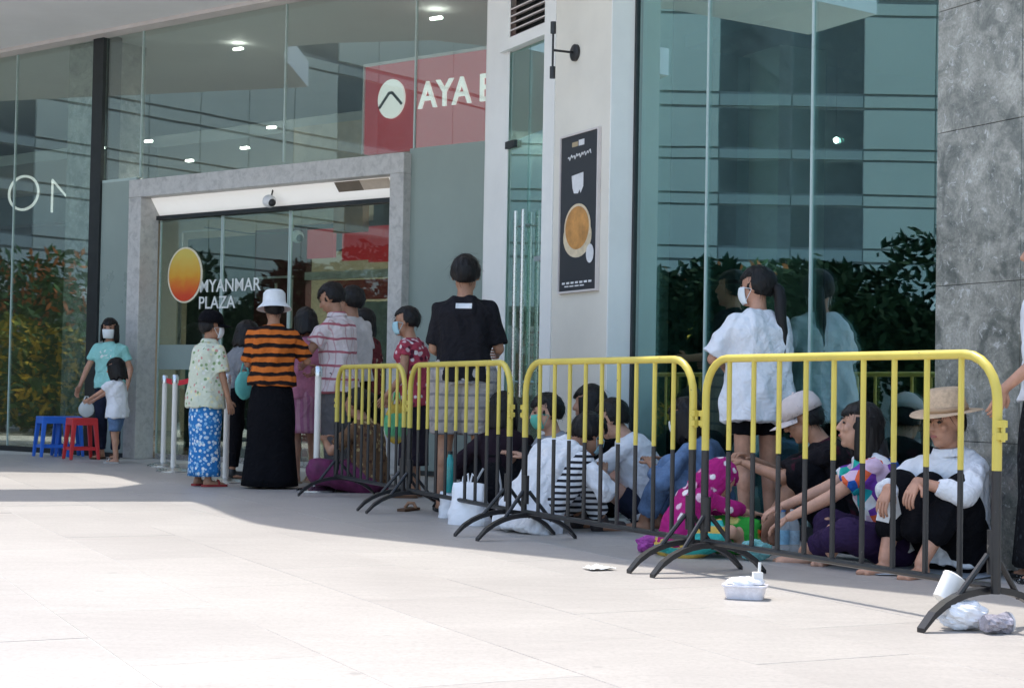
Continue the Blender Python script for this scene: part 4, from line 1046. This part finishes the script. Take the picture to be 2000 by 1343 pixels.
# 5 striped top
strp = pat_stripes('orange_black_stripes', (.60, .155, .03), (.018, .012, .012), .076, .56, 'Z', .7)
person('woman in a white bucket hat, orange and black striped top and long black skirt', 527, 13.55, 6, 1.60, 1, .011, hair='short', hat=('bucket', M('white_hat', (.72, .74, .76), .85, 0, .08, 20, .4, 60)), top=(strp, -.06, .028, .92, .022), fat=1.03,
       bottom=('skirt', blk, .02, .085), feet=('shoe', rub), wr=(.26, .30, 1.06), er=(.5, -.6, -.6), wl=(-.14, .30, 1.02), el=(-.4, -.6, -.6), hpitch=-8, hyaw=8, wr_amt=1.2)
# 6 pink girl
person('girl in a pink dress with black hair behind the striped top', 594, 14.35, 35, 1.52, 0, .013, hair='bob', top=(M('pink_dress', (.56, .22, .33), .85, 0, .2, 16, .35, 24), -.2, .025, .6, .012), bottom=('skirt', pat_stripes('pink_skirt', (.50, .20, .34), (.62, .34, .44), .05, .5, 'X', .5), .48, .06),
       feet=('sandal', M('tan_sandal', (.4, .3, .2), .6)), hpitch=-14, wr=(.2, .25, 1.0), wl=(-.2, .2, .95))
# 7 plaid
plaid = pat_plaid('pink_plaid', (.66, .58, .59), (.36, .05, .085), .055, .115, .16, .17, .42)
person('man in a pink checked shirt and grey trousers bowing his head', 657, 13.95, 72, 1.73, 1, .011, hair='short', face=1, top=(plaid, -.28, .03, .78, .026), collar=plaid, bottom=('legs', cloth('grey_trousers', (.14, .135, .14)), 1.95, .012), feet=('shoe', M('dark_shoe', (.05, .04, .035), .5)),
       hpitch=-30, neck=22, wr=(.20, .26, .96), wl=(-.16, .36, 1.10), hyaw=8, er=(.3, -1, -.2))
person('man with short black hair close behind the checked shirt', 686, 14.55, 55, 1.74, 1, .014, hair='short', top=(cloth('white_shirt_b', (.55, .52, .52)), -.1, .02, .7, .02), bottom=('legs', blk, 1.9, .01), feet=('shoe', rub))
redp = pat_spots('maroon_blouse', (.13, .03, .035), [(.4, .3, .25), (.25, .05, .06), (.05, .02, .02)], 22, .36)
person('woman in a maroon patterned blouse by the portal jamb', 710, 15.0, 60, 1.56, 1, .014, hair='bob', top=(redp, -.16, .025, .7, .02), bottom=('skirt', blk, .12, .03), feet=('sandal', rub), wr=(.2, .26, 1.0))
redw = pat_spots('red_flower_blouse', (.34, .05, .08), [(.66, .6, .6), (.62, .45, .48), (.1, .02, .04)], 20, .36)
person('woman in a red flowered blouse and pale blue mask facing the entrance', 806, 12.7, 78, 1.47, 1, .012, hair='crop', face=1, mask=msk_b, top=(redw, -.22, .024, .35, .012), bottom=('skirt', cloth('dark_skirt', (.025, .02, .03)), .28, .02), feet=('sandal', brown_s), lean=(3, 9), neck=16, hpitch=-6, wr=(.19, .24, .88), wl=(-.19, .2, .88))
# 11 black T
person('tall man in a black T-shirt with a white back print and grey checked shorts', 900, 11.25, -2, 1.755, 1, .010, head=1.07, hair='crop', top=(pat_print('black_tee_print', (.016, .015, .018), (.75, .75, .75), (-.056, .056, 1.395, 1.432, -1), 4, .0), -.12, .026, .9, .016), fat=.98,
       bottom=('legs', pat_plaid('grey_check', (.40, .36, .335), (.20, .19, .20), .07, .09, .2, .2, .35), .94, .04), feet=('sandal', rub), wr=(.21, .27, 1.04), er=(.22, -.8, -.6), wl=(-.17, .26, 1.02), el=(-.2, -.8, -.6), al=(-.13, 0, .08), ar=(.13, 0, .08), curl=40)
# 12 white T ponytail
person('woman in a white T-shirt with a long black ponytail and black shorts', 1478, 9.6, 24, 1.585, 0, .009, face=1, hair='pony', hairlen=.40, hairdrop=(.03, -.16, -1), mask=msk_w, top=(wht, -.38, .05, .92, .045), bottom=('legs', blk, .62, .014), feet=('sandal', rub), hyaw=38, hpitch=-6,
       wl=(-.10, .27, 1.06), el=(-1, -.5, -.5), wr=(.10, .29, 1.03), er=(1, -.4, -.5), wr_amt=1.3)
# 13 right edge
person('person in dark clothes with a white cuff standing at the stone column', 2056, 7.55, 84, 1.62, 0, .010, hair='long', top=(wht, -.1, .03, 1.1, .02), bottom=('skirt', pat_spots('black_dotted_skirt', (.010, .010, .012), [(.03, .035, .04)], 30, .3), .07, .07), feet=('sandal', pat_spots('studded_sandal', (.02, .02, .02), [(.5, .5, .5)], 90, .3)), wl=(-.10, .25, .90), wr=(.1, .05, .92), el=(-.3, -.8, -.6), hl=(0, .35, -.9), hr=(0, .2, -1))
#%%SEATED
UP = dict(pelvis=(0, 0, .11), seat=1, ar=(.11, .42, .07), al=(-.11, .42, .07), kr=(.25, .3, 1), kl=(-.25, .3, 1), fr=(.1, 1, 0), fl=(-.1, 1, 0), wr=(.14, .36, .42), wl=(-.14, .36, .42), er=(.7, -.2, -.6), el=(-.7, -.2, -.6), pr=(0, 0, -1), pl=(0, 0, -1))
XL = dict(UP, ar=(-.06, .34, .07), al=(.04, .42, .07), kr=(1, .7, .35), kl=(-1, .7, .35), fr=(-1, .5, 0), fl=(1, .6, 0))
def U(base, **k): d = dict(base); d.update(k); return d
gsit = 'people sitting on the ground behind the barriers'
# straw hat
person('woman in a straw hat and white shirt sitting with her arms on her knees', 1868, 7.95, 128, 1.60, 0, .009, **U(UP, group=gsit, face=1, hair='short', hat=('straw', M('tan_straw', (.56, .40, .26), .85, 0, .2, 40, .4, 140)), top=(wht, -.14, .022, 1.62, .008), collar=wht,
       bottom=('drape', blk, .55, .015), lean=(4, 12), wr=(.06, .46, .42), wl=(-.08, .42, .46), er=(.8, -.3, -.4), el=(-.8, -.3, -.4), hpitch=-8, neck=12, hyaw=-4, wr_amt=1.3, feet=None, hr=(0, .5, -.8), hl=(0, .6, -.7)))
pp_ = thing('folded_paper', 'folded white paper held by the woman in the straw hat', 'paper', gp(1733, 7.72)+V((0, 0, .30)), R(20))
MB().box((-.02, 0, 0), (.07, .003, .1), rotm(0, 0, 12)).build('leaf', M('bright_paper', (.78, .78, .78), .8), pp_); MB().box((.05, .01, .015), (.07, .003, .1), rotm(30, 0, -24)).build('leaf', M('bright_paper', (.78, .78, .78), .8), pp_)
# colourful T
colr = pat_spots('geometric_tee', (.72, .72, .72), [(.02, .36, .42), (.62, .45, .58), (.66, .12, .05), (.16, .05, .34), (.74, .74, .76), (.03, .42, .35), (.02, .10, .40)], 13, .9)
person('woman with long black hair in a multicoloured T-shirt reaching forward with both arms', 1744, 8.2, 84, 1.58, 3, .008, **U(XL, group=gsit, face=1, hair='long', hairlen=.30, hairdrop=(0, -.35, -1), top=(colr, -.08, .025, .62, .018), bottom=('legs', cloth('purple_leggings', (.035, .02, .06)), 1.7, .015),
       lean=(12, 24), neck=14, hpitch=2, wr=(.08, .60, .27), wl=(-.10, .56, .23), er=(.3, 0, -1), el=(-.3, 0, -1), al=(-.03, .46, .06), fl=(.2, 1, 0)))
# cap
person('man in a pale pink cap and black T-shirt bending over his hands', 1648, 8.95, 80, 1.68, 1, .009, **U(UP, group=gsit, face=1, hair='short', hat=('cap', M('pink_cap', (.62, .53, .50), .85, 0, .06, 30, .3, 100)), badge=M('cap_badge', (.06, .045, .045), .6), top=(pat_spots('black_tee_maroon', (.014, .012, .014), [(.05, .012, .02)], 9, .3), -.1, .03, .85, .024),
       bottom=('legs', blk, 1.05, .03), lean=(6, 26), neck=38, hpitch=-26, wr=(.07, .50, .47), wl=(-.08, .52, .45), curl=45, er=(.7, -.2, -.7), ar=(.14, .40, .07), al=(-.16, .44, .07)))
# denim
person('person in a denim jacket sitting behind the woman in the white T-shirt', 1392, 9.9, 62, 1.6, 1, .011, **U(UP, group=gsit, hair='bob', mask=msk_w, top=(denim, -.1, .03, 1.6, .02), bottom=('legs', denim, 1.9, .015), lean=(8, 22), neck=30, hpitch=-16))
# child in magenta
mag = pat_spots('magenta_dots', (.36, .018, .16), [(.75, .7, .72), (.72, .5, .6), (.36, .018, .16)], 15, .33)
rain = pat_stripes('rainbow_hem', (.62, .42, .10), (.05, .40, .36), .07, .5, 'Z', .4)
person('small child in a magenta dotted hooded top with a rainbow hem, bent forward', 1322, 8.45, -66, 1.06, 3, .009, **U(XL, group=gsit, head=1.05, hair='long', hairlen=.12, hairmat=mag, top=(mag, -.1, .035, 1.4, .02), bottom=('legs', rain, .9, .045), lean=(14, 46), neck=64, hpitch=-46, wr=(.1, .66, .34), wl=(-.1, .62, .32), er=(.6, 0, -1), el=(-.6, 0, -1), ar=(.1, .66, .08), kr=(.6, .5, .4), al=(-.1, .60, .08), kl=(-.6, .5, .4), fr=(.2, 1, 0), fl=(-.2, 1, 0)))
# white tee bare legs
person('person in a white printed T-shirt with bare legs stretched out under the poster wall', 1268, 10.35, 76, 1.62, 3, .010, **U(UP, group=gsit, hair='short', top=(pat_print('white_tee_print', (.74, .75, .78), (.42, .45, .5), (.02, .2, .30, .40, 1), 34, .5), -.1, .03, .8, .02), bottom=('legs', navy, .5, .02), lean=(10, 30), neck=40, hpitch=-24,
       ar=(.1, .62, .08), al=(-.12, .66, .08), kr=(.3, .2, 1), kl=(-.3, .2, 1), wr=(.1, .55, .34), wl=(-.12, .52, .36)))
# long hair, black
person('woman with long black hair and dark clothes sitting against the grey pier', 1160, 11.05, 40, 1.68, 0, .011, **U(UP, group=gsit, hair='long', hairlen=.42, top=(blk, -.1, .03, 1.7, .02), bottom=('legs', blk, 1.9, .02), lean=(2, 8), hpitch=-8, hyaw=24))
# green mask
person('person in a grey top with a green face mask hugging black knees', 1108, 10.75, 112, 1.6, 3, .011, **U(UP, group=gsit, face=1, hair='short', mask=msk_g, top=(cloth('grey_shirt', (.30, .31, .34)), -.1, .025, .9, .02), bottom=('legs', blk, 1.9, .02), lean=(8, 20), neck=22, hpitch=-12, hyaw=-10))
# hunched white
zeb = pat_stripes('black_white_bands', (.76, .77, .8), (.02, .02, .025), .036, .55, 'Z', .2)
person('person hunched over in a white shirt with black and white banded trousers', 1040, 9.78, -58, 1.66, 1, .009, **U(UP, group=gsit, hair='short', mask=msk_b, top=(wht, -.26, .036, 1.25, .02), bottom=('legs', zeb, 1.9, .012), lean=(16, 54), neck=62, hpitch=-28, wr=(.12, .42, .36), wl=(-.14, .44, .34), wr_amt=1.5, feet=('shoe', M('dark_shoe2', (.04, .03, .03), .6))))
# dark figure
person('person in black with dark hair sitting beside the glass door', 992, 10.9, 24, 1.6, 1, .012, **U(UP, group=gsit, hair='bob', top=(cloth('plum_black', (.022, .014, .02)), -.1, .03, 1.6, .02), bottom=('legs', blk, 1.9, .02), lean=(6, 16)))
# magenta skirt
person('woman in a brown patterned blouse and magenta skirt sitting behind the far barrier', 722, 13.3, 66, 1.62, 1, .013, **U(XL, group=gsit, hair='bun', top=(pat_spots('brown_blouse', (.16, .09, .05), [(.4, .3, .15), (.08, .04, .03)], 24, .35), -.1, .025, .8, .02), bottom=('drape', M('magenta_skirt', (.13, .018, .075), .8, 0, .4, 14, .3, 20), .9, .03), lean=(5, 16), neck=22))

# ------------------------------------------------------------------ small things
def crumple(name, label, cat, loc, size, mat, seed, amp=.22, flat_=.12, rz=0, **k):
    mb = MB(); rs_ = np.random.default_rng(seed); off = V(tuple(rs_.random(3)*20))
    def fn(d): return 1+amp*(noise.noise(d*2.2+off)+.6*noise.noise(d*5.1+off)+.35*abs(noise.noise(d*9+off)))
    mb.ell((0, 0, size[2]), (size[0], size[1], size[2]), None, 30, 20, fn)
    for v in mb.v: v.z = max(v.z, .002+.002*noise.noise(v*40))
    o = mb.build(name, mat, None, k.get('smooth', False)); o.location = loc; o.rotation_euler = (0, 0, rz); tag(o, label, cat, k.get('group')); return o
def plastic(name, col, alpha=.5, rough=.2):
    mt, t, b = newmat(name); b.inputs['Base Color'].default_value = c4(col); b.inputs['Roughness'].default_value = rough
    b.inputs['Transmission Weight'].default_value = 0; b.inputs['Alpha'].default_value = alpha; return mt
m_bag = M('white_plastic', (.78, .79, .82), .35, 0, .05, 12); m_paper = M('white_paper', (.76, .75, .72), .8, 0, .04, 8)
def carrier(label, px, d, w, dp, h, mat, rz=0, seed=1, z=0, group=None, lean=0):
    loc = gp(px, d); loc.z = z
    root = thing('carrier_bag', label, 'bag', loc, rz, group); mb = MB(); rs_ = []
    off = V((seed*3.1, seed, 0))
    for i in range(9):
        f = i/8; row = []
        for j in range(28):
            th = 2*math.pi*j/28; c_, s_ = math.cos(th), math.sin(th)
            x = math.copysign(abs(c_)**.6, c_)*w/2*(1-.18*f); y = math.copysign(abs(s_)**.6, s_)*dp/2*(1-.75*f*f)+lean*f
            q = V((x*9, y*9, f*3))+off; k = 1+.12*noise.noise(q)+.07*noise.noise(q*2.4); row.append((x*k, y*k, max(.001, h*f*(1+.07*noise.noise(q*1.3)*f))))
        rs_.append(row)
    mb.rings(rs_, True, True).build('bag_body', mat, root)
    for sx in (-1, 1):
        MB().tube([(sx*.02-.05*w*4*0+sx*w*.12, 0, h*.95), (sx*w*.16, 0, h*1.14), (sx*w*.06, .01, h*1.22), (sx*w*.02, 0, h*.97)], .006, 6).build('handle', mat, root, True)
    return root
carrier('white carrier bag slumped under the barrier beside the standing man', 915, 10.2, .27, .17, .26, m_bag, R(-30), 2)
carrier('small white carrier bag with a teal bottle on it', 884, 10.75, .2, .15, .17, m_bag, R(10), 5)
def bottle(label, px, d, h, r, mat, capm, lab=None, z=0):
    loc = gp(px, d); loc.z = z; root = thing('bottle', label, 'bottle', loc)
    MB().tube([(0, 0, 0), (0, 0, .01*h/.25), (0, 0, .62*h), (0, 0, .72*h), (0, 0, .86*h), (0, 0, .93*h)], [r*.9, r, r, r*.9, r*.42, r*.38], 20).build('bottle_body', mat, root, True)
    MB().tube([(0, 0, .925*h), (0, 0, h)], r*.44, 14).build('cap', capm, root, True)
    if lab: MB().tube([(0, 0, .25*h), (0, 0, .55*h)], r*1.02, 20, False).build('paper_label', lab, root, 'all')
    return root
bottle('teal drinking bottle with a dark cap by the standing man', 877, 10.75, .27, .04, M('teal_bottle', (.02, .30, .29), .3, 0, .1, 5, coat=.4), m_black, None, .165)
bottle('clear water bottle with a blue label in front of the reaching woman', 1528, 8.55, .25, .036, plastic('clear_plastic', (.75, .82, .85), .35, .08), M('blue_cap', (.05, .2, .5), .4), M('blue_label', (.25, .5, .68), .5, 0, .3, 30))
bottle('clear bottle with a pale blue label next to the first clear bottle', 1548, 8.6, .24, .036, plastic('clear_plastic_b', (.75, .82, .85), .35, .08), M('white_cap', (.7, .7, .7), .4), M('pale_label', (.45, .62, .72), .5, 0, .3, 30))
pk = thing('snack_packet', 'bright green snack packet with orange patches beside the child', 'packet', gp(1424, 8.5), R(-20)); mb = MB()
rows = []
for i in range(13):
    f = i/12; t_ = math.sin(math.pi*f)**.6; rows.append([(-.16+.32*f+.01*math.sin(j*3+i), math.cos(2*math.pi*j/20)*(.06*t_+.004), .11+math.sin(2*math.pi*j/20)*(.10*(.75+.25*t_))+.012*noise.noise(V((i, j, 0))*.7)) for j in range(20)])
mb.rings(rows).build('packet_body', pat_spots('green_packet', (.04, .34, .05), [(.62, .10, .03), (.7, .62, .2), (.72, .72, .68), (.03, .25, .04)], 12, .36), pk, 'all')
crumple('plastic_bag', 'crumpled teal tinted plastic bag lying by the green snack packet', 'bag', gp(1474, 8.3), (.085, .07, .05), plastic('teal_film', (.2, .5, .5), .7), 4, .3)
crumple('small_pouch', 'small purple pouch on the ground beside the child', 'pouch', gp(1270, 8.6), (.07, .055, .045), M('purple_cloth', (.33, .05, .30), .7, 0, .3, 20), 9, .25)
# food tub with a straw
tb = thing('food_tub', 'clear plastic food tub with a white lid and upright straw on the sunny paving', 'tub', gp(1455, 6.72), R(-14)); mb = MB()
rr_ = lambda w, dp, z, n=28: [(math.copysign(abs(math.cos(2*math.pi*j/n))**.45, math.cos(2*math.pi*j/n))*w, math.copysign(abs(math.sin(2*math.pi*j/n))**.45, math.sin(2*math.pi*j/n))*dp, z) for j in range(n)]
mb.rings([rr_(.075, .05, .001), rr_(.088, .06, .05), rr_(.094, .066, .052), rr_(.094, .066, .058)]).build('tub_body', M('milky_plastic', (.72, .70, .74), .25, 0, .12, 25), tb, True)
crum = MB().ell((.0, 0, .068), (.08, .055, .022), None, 24, 12, lambda d: 1+.2*noise.noise(d*4)).build('film_lid', m_bag, tb)
MB().tube([(.055, .0, .07), (.058, .01, .15)], .0065, 10).build('straw', m_paper, tb, True)
MB().box((.05, 0, .095), (.04, .03, .03), Matrix.Rotation(.3, 3, 'Z')).build('paper_fold', m_paper, tb)
def sheet(name, label, cat, px, d, w, l, mat, seed, rz=0, amp=.012):
    mb = MB(); n = 9; vs_ = []
    for i in range(n):
        for j in range(n):
            q = V((i*.5+seed, j*.5, seed)); x = (i/(n-1)-.5)*w*(1+.2*noise.noise(q)); y = (j/(n-1)-.5)*l*(1+.2*noise.noise(q+V((5, 0, 0)))); vs_.append((x, y, .006+amp*abs(noise.noise(q*1.7))))
    mb.add(vs_, [(i*n+j, i*n+j+1, i*n+n+j+1, i*n+n+j) for i in range(n-1) for j in range(n-1)])
    o = mb.build(name, mat, None, 'all'); so = o.modifiers.new('thickness', 'SOLIDIFY'); so.thickness = .0012
    o.location = gp(px, d); o.rotation_euler = (0, 0, rz); tag(o, label, cat); return o
sheet('paper_scrap', 'crumpled white paper scrap on the sunny paving away from the bags', 'paper', 1170, 7.72, .13, .1, m_paper, 3, .4, .03)
sheet('ground_sheet', 'thin white sheet spread under the person in the printed T-shirt', 'sheet', 1225, 10.6, .6, .5, m_paper, 8, .5, .006)
sheet('ground_sheet', 'grey mat under the woman in the straw hat', 'mat', 1845, 7.9, .7, .5, M('grey_mat', (.3, .32, .34), .8), 12, 1.0, .005)
# rubbish at the near foot
crumple('plastic_bag', 'white crumpled bag under the arched barrier foot in the sun', 'bag', gp(1880, 5.92), (.09, .06, .055), m_bag, 21, .22, rz=.3)
cp = thing('paper_cup', 'white paper cup tipped over on the crumpled white bag', 'cup', gp(1838, 5.98)+V((0, 0, .1)), .4)
rot = Matrix.Rotation(R(38), 3, 'Y')
mb = MB(); ax = rot @ V((0, 0, 1)); mb.tube([V((0, 0, 0)), ax*.09, ax*.095, ax*.1], [.034, .045, .048, .045], 20); mb.build('cup_body', m_paper, cp, True)
pc = thing('crushed_cup', 'crushed clear plastic cup lying next to the crumpled white bag', 'cup', gp(1944, 5.84)+V((0, 0, .036)), R(20)); mb = MB(); rs_ = []
for i in range(8):
    f = i/7; rs_.append([(-.05+.1*f, math.cos(2*math.pi*j/18)*(.028+.008*f)*(1+.16*math.sin(j*2.1+i*1.3)), math.sin(2*math.pi*j/18)*(.028+.008*f)*(1+.16*math.sin(j*1.7+i))) for j in range(18)])
mb.rings(rs_, True, True).build('cup_body', M('smoky_plastic', (.30, .28, .32), .12, 0, .5, 30, coat=.5), pc)
MB().tube([(.052, 0, 0), (.058, 0, 0)], .039, 18).build('cup_rim', M('clear_rim', (.5, .5, .52), .2), pc, True)
# slipper, back pack, hanging bags
sl = thing('slipper', 'brown slipper lying under the foot between the two far barriers', 'slipper', gp(797, 11.3), R(70)); mb = MB()
pr = [(-.12, .03), (-.06, .04), (.03, .04), (.1, .047), (.13, .03)]; ol = [(a_, w) for a_, w in pr]+[(a_, -w) for a_, w in pr[::-1]]
mb.rings([[(x, y, .001) for x, y in ol], [(x, y, .018) for x, y in ol]]).build('sole', brown_s, sl); MB().tube([(.04, .042, .016), (.05, .02, .05), (.05, -.02, .05), (.04, -.042, .016)], .012, 7).build('strap', M('tan_strap', (.4, .22, .13), .6), sl, 'all')
bp = thing('backpack', 'small black backpack standing between the standing man and the hunched person', 'backpack', gp(962, 10.45), R(-20))
bb = MB(); bb.ell((0, 0, .19), (.12, .075, .19), None, 20, 14, lambda d: 1+.06*noise.noise(d*4)); 
for v in bb.v: v.z = max(v.z, .003)
bb.build('pack_body', blk, bp, 'all'); MB().ell((0, -.075, .14), (.085, .03, .09), None, 16, 10).build('pocket', blk, bp, 'all'); MB().tube([(-.05, .0, .37), (-.04, 0, .42), (.04, 0, .42), (.05, 0, .37)], .009, 7).build('grab_handle', blk, bp, True)
for sx in (-1, 1): MB().tube([(sx*.05, -.05, .34), (sx*.09, -.1, .24), (sx*.08, -.09, .08)], .008, 6).build('strap', M('grey_strap', (.4, .4, .4), .7), bp, True)
def hangbag(label, px, d, z0, h, w, mat):
    loc = gp(px, d); loc.z = z0; root = thing('carried_bag', label, 'bag', loc, .3); mb = MB()
    mb.ell((0, 0, h*.45), (w/2, w*.22, h*.45), None, 18, 12, lambda dd: 1+.1*noise.noise(dd*3)).build('bag_body', mat, root, 'all')
    MB().tube([(-w*.22, 0, h*.8), (-w*.08, 0, h*1.15), (w*.08, 0, h*1.15), (w*.22, 0, h*.8)], .008, 6).build('handle', mat, root, True)
    return root
hangbag('teal carrier bag carried by the person in the grey top', 473, 14.55, .72, .28, .17, M('teal_bag', (.10, .42, .38), .5, 0, .15, 8))
hangbag('yellow and green bag hanging beside the woman in the red flowered blouse', 771, 12.45, .42, .34, .19, pat_stripes('yellow_green_bag', (.50, .34, .06), (.12, .40, .20), .3, .4, 'Z', .5))
hangbag('clear plastic bag held by the child over the red stool', 166, 17.95, .47, .2, .17, plastic('clear_bag', (.7, .74, .74), .6))

# ------------------------------------------------------------------ planting across the square, mirrored in the left glass
def leafmat(name, a, b_): return M(name, a, .6, 0, .45, 1.5) if not b_ else M(name, a, .6, 0, .45, 1.5)
m_bark = M('bark', (.12, .085, .06), .9)
def shrub(label, x, y, r, h, z0, cols, n, seed, cat='shrub', name='flowering_shrub'):
    rg = np.random.default_rng(seed); root = thing(name, label, cat, (x, y, 0), 0, 'planting across the square')
    MB().tube([(0, 0, 0), (.05, .02, z0*.6+.1), (.02, .06, z0+h*.4)], [.05+.03*z0, .04+.02*z0, .02], 8).build('trunk', m_bark, root, True)
    cl = [(V(tuple(rg.normal(size=3)*np.array((r*.5, r*.5, h*.22))+np.array((0, 0, z0+h*.5)))), rg.uniform(.35, .6)*r) for _ in range(12)]
    for ci, (col, share) in enumerate(cols):
        mb = MB()
        for _ in range(int(n*share)):
            c_, cr_ = cl[rg.integers(len(cl))]; dv = V(tuple(rg.normal(size=3))).normalized(); p = c_+dv*cr_*rg.uniform(.6, 1.05)
            if p.z < .03: p.z = .03+rg.random()*.2
            a_ = V(tuple(rg.normal(size=3))).normalized()*rg.uniform(.07, .14); b2 = a_.orthogonal().normalized()*rg.uniform(.03, .06)
            mb.add([p-a_, p+b2, p+a_, p-b2], [(0, 1, 2, 3)])
        mb.build('crown' if ci == 0 else 'blossom', col, root)
lg_ = M('leaf_green', (.06, .13, .03), .55, 0, .5, 3); ly = M('leaf_yellow_green', (.22, .24, .03), .55, 0, .4, 3); ld_ = M('leaf_dark', (.012, .026, .010), .8, 0, .4, 3, spec=.1)
fo_ = M('blossom_orange', (.55, .16, .03), .6, 0, .3, 4); fr_ = M('blossom_red', (.45, .05, .03), .6, 0, .3, 4); fy = M('blossom_yellow', (.62, .42, .03), .6, 0, .3, 4)
for i, (x, y, r, h, z0, cols, lab) in enumerate((
    (-13.0, 19.9, 1.0, 1.2, .2, [(lg_, .7), (fy, .35)], 'low green shrub with yellow blossom beside the clipped hedge'),
    (-14.6, 20.9, 1.2, 1.5, .3, [(ly, .8), (fy, .25)], 'yellow green shrub in the middle of the planting bed'),
    (-13.6, 22.4, 1.2, 1.5, .2, [(lg_, .85), (fr_, .15)], 'low green shrub with red blossom at the end of the bed'),
    (-16.6, 20.6, 1.5, 2.0, 1.2, [(lg_, .8), (fo_, .2)], 'tall shrub covered in orange blossom'),
    (-17.0, 23.2, 1.6, 2.3, 1.2, [(ld_, .9), (fo_, .1)], 'tall dark shrub with sparse orange blossom'),
    (-11.4, 18.2, 1.0, 3.0, .3, [(ld_, 2.2)], 'dark upright tree at the corner of the planting bed'),
    (-11.2, 16.7, 1.2, 3.0, .3, [(ld_, 2.2)], 'dense dark tree between the upright tree and the evergreen'),
    (-12.0, 15.0, 1.4, 3.2, .4, [(ld_, 2.2)], 'dark evergreen tree with dense leaves in the planting row'),
    (-12.6, 13.5, 1.5, 3.2, .4, [(ld_, .8), (lg_, .2)], 'mixed green tree next to the dense evergreen'),
    (-13.2, 11.2, 1.6, 3.0, .4, [(ld_, .7), (lg_, .3)], 'leafy tree at the open side of the square'))):
    shrub(lab, x, y, r, h, z0, cols, 2600, i+3, 'tree' if 'tree' in lab else 'shrub', 'leafy_tree' if 'tree' in lab else 'flowering_shrub')
bpy.data.scenes.remove(TMP)
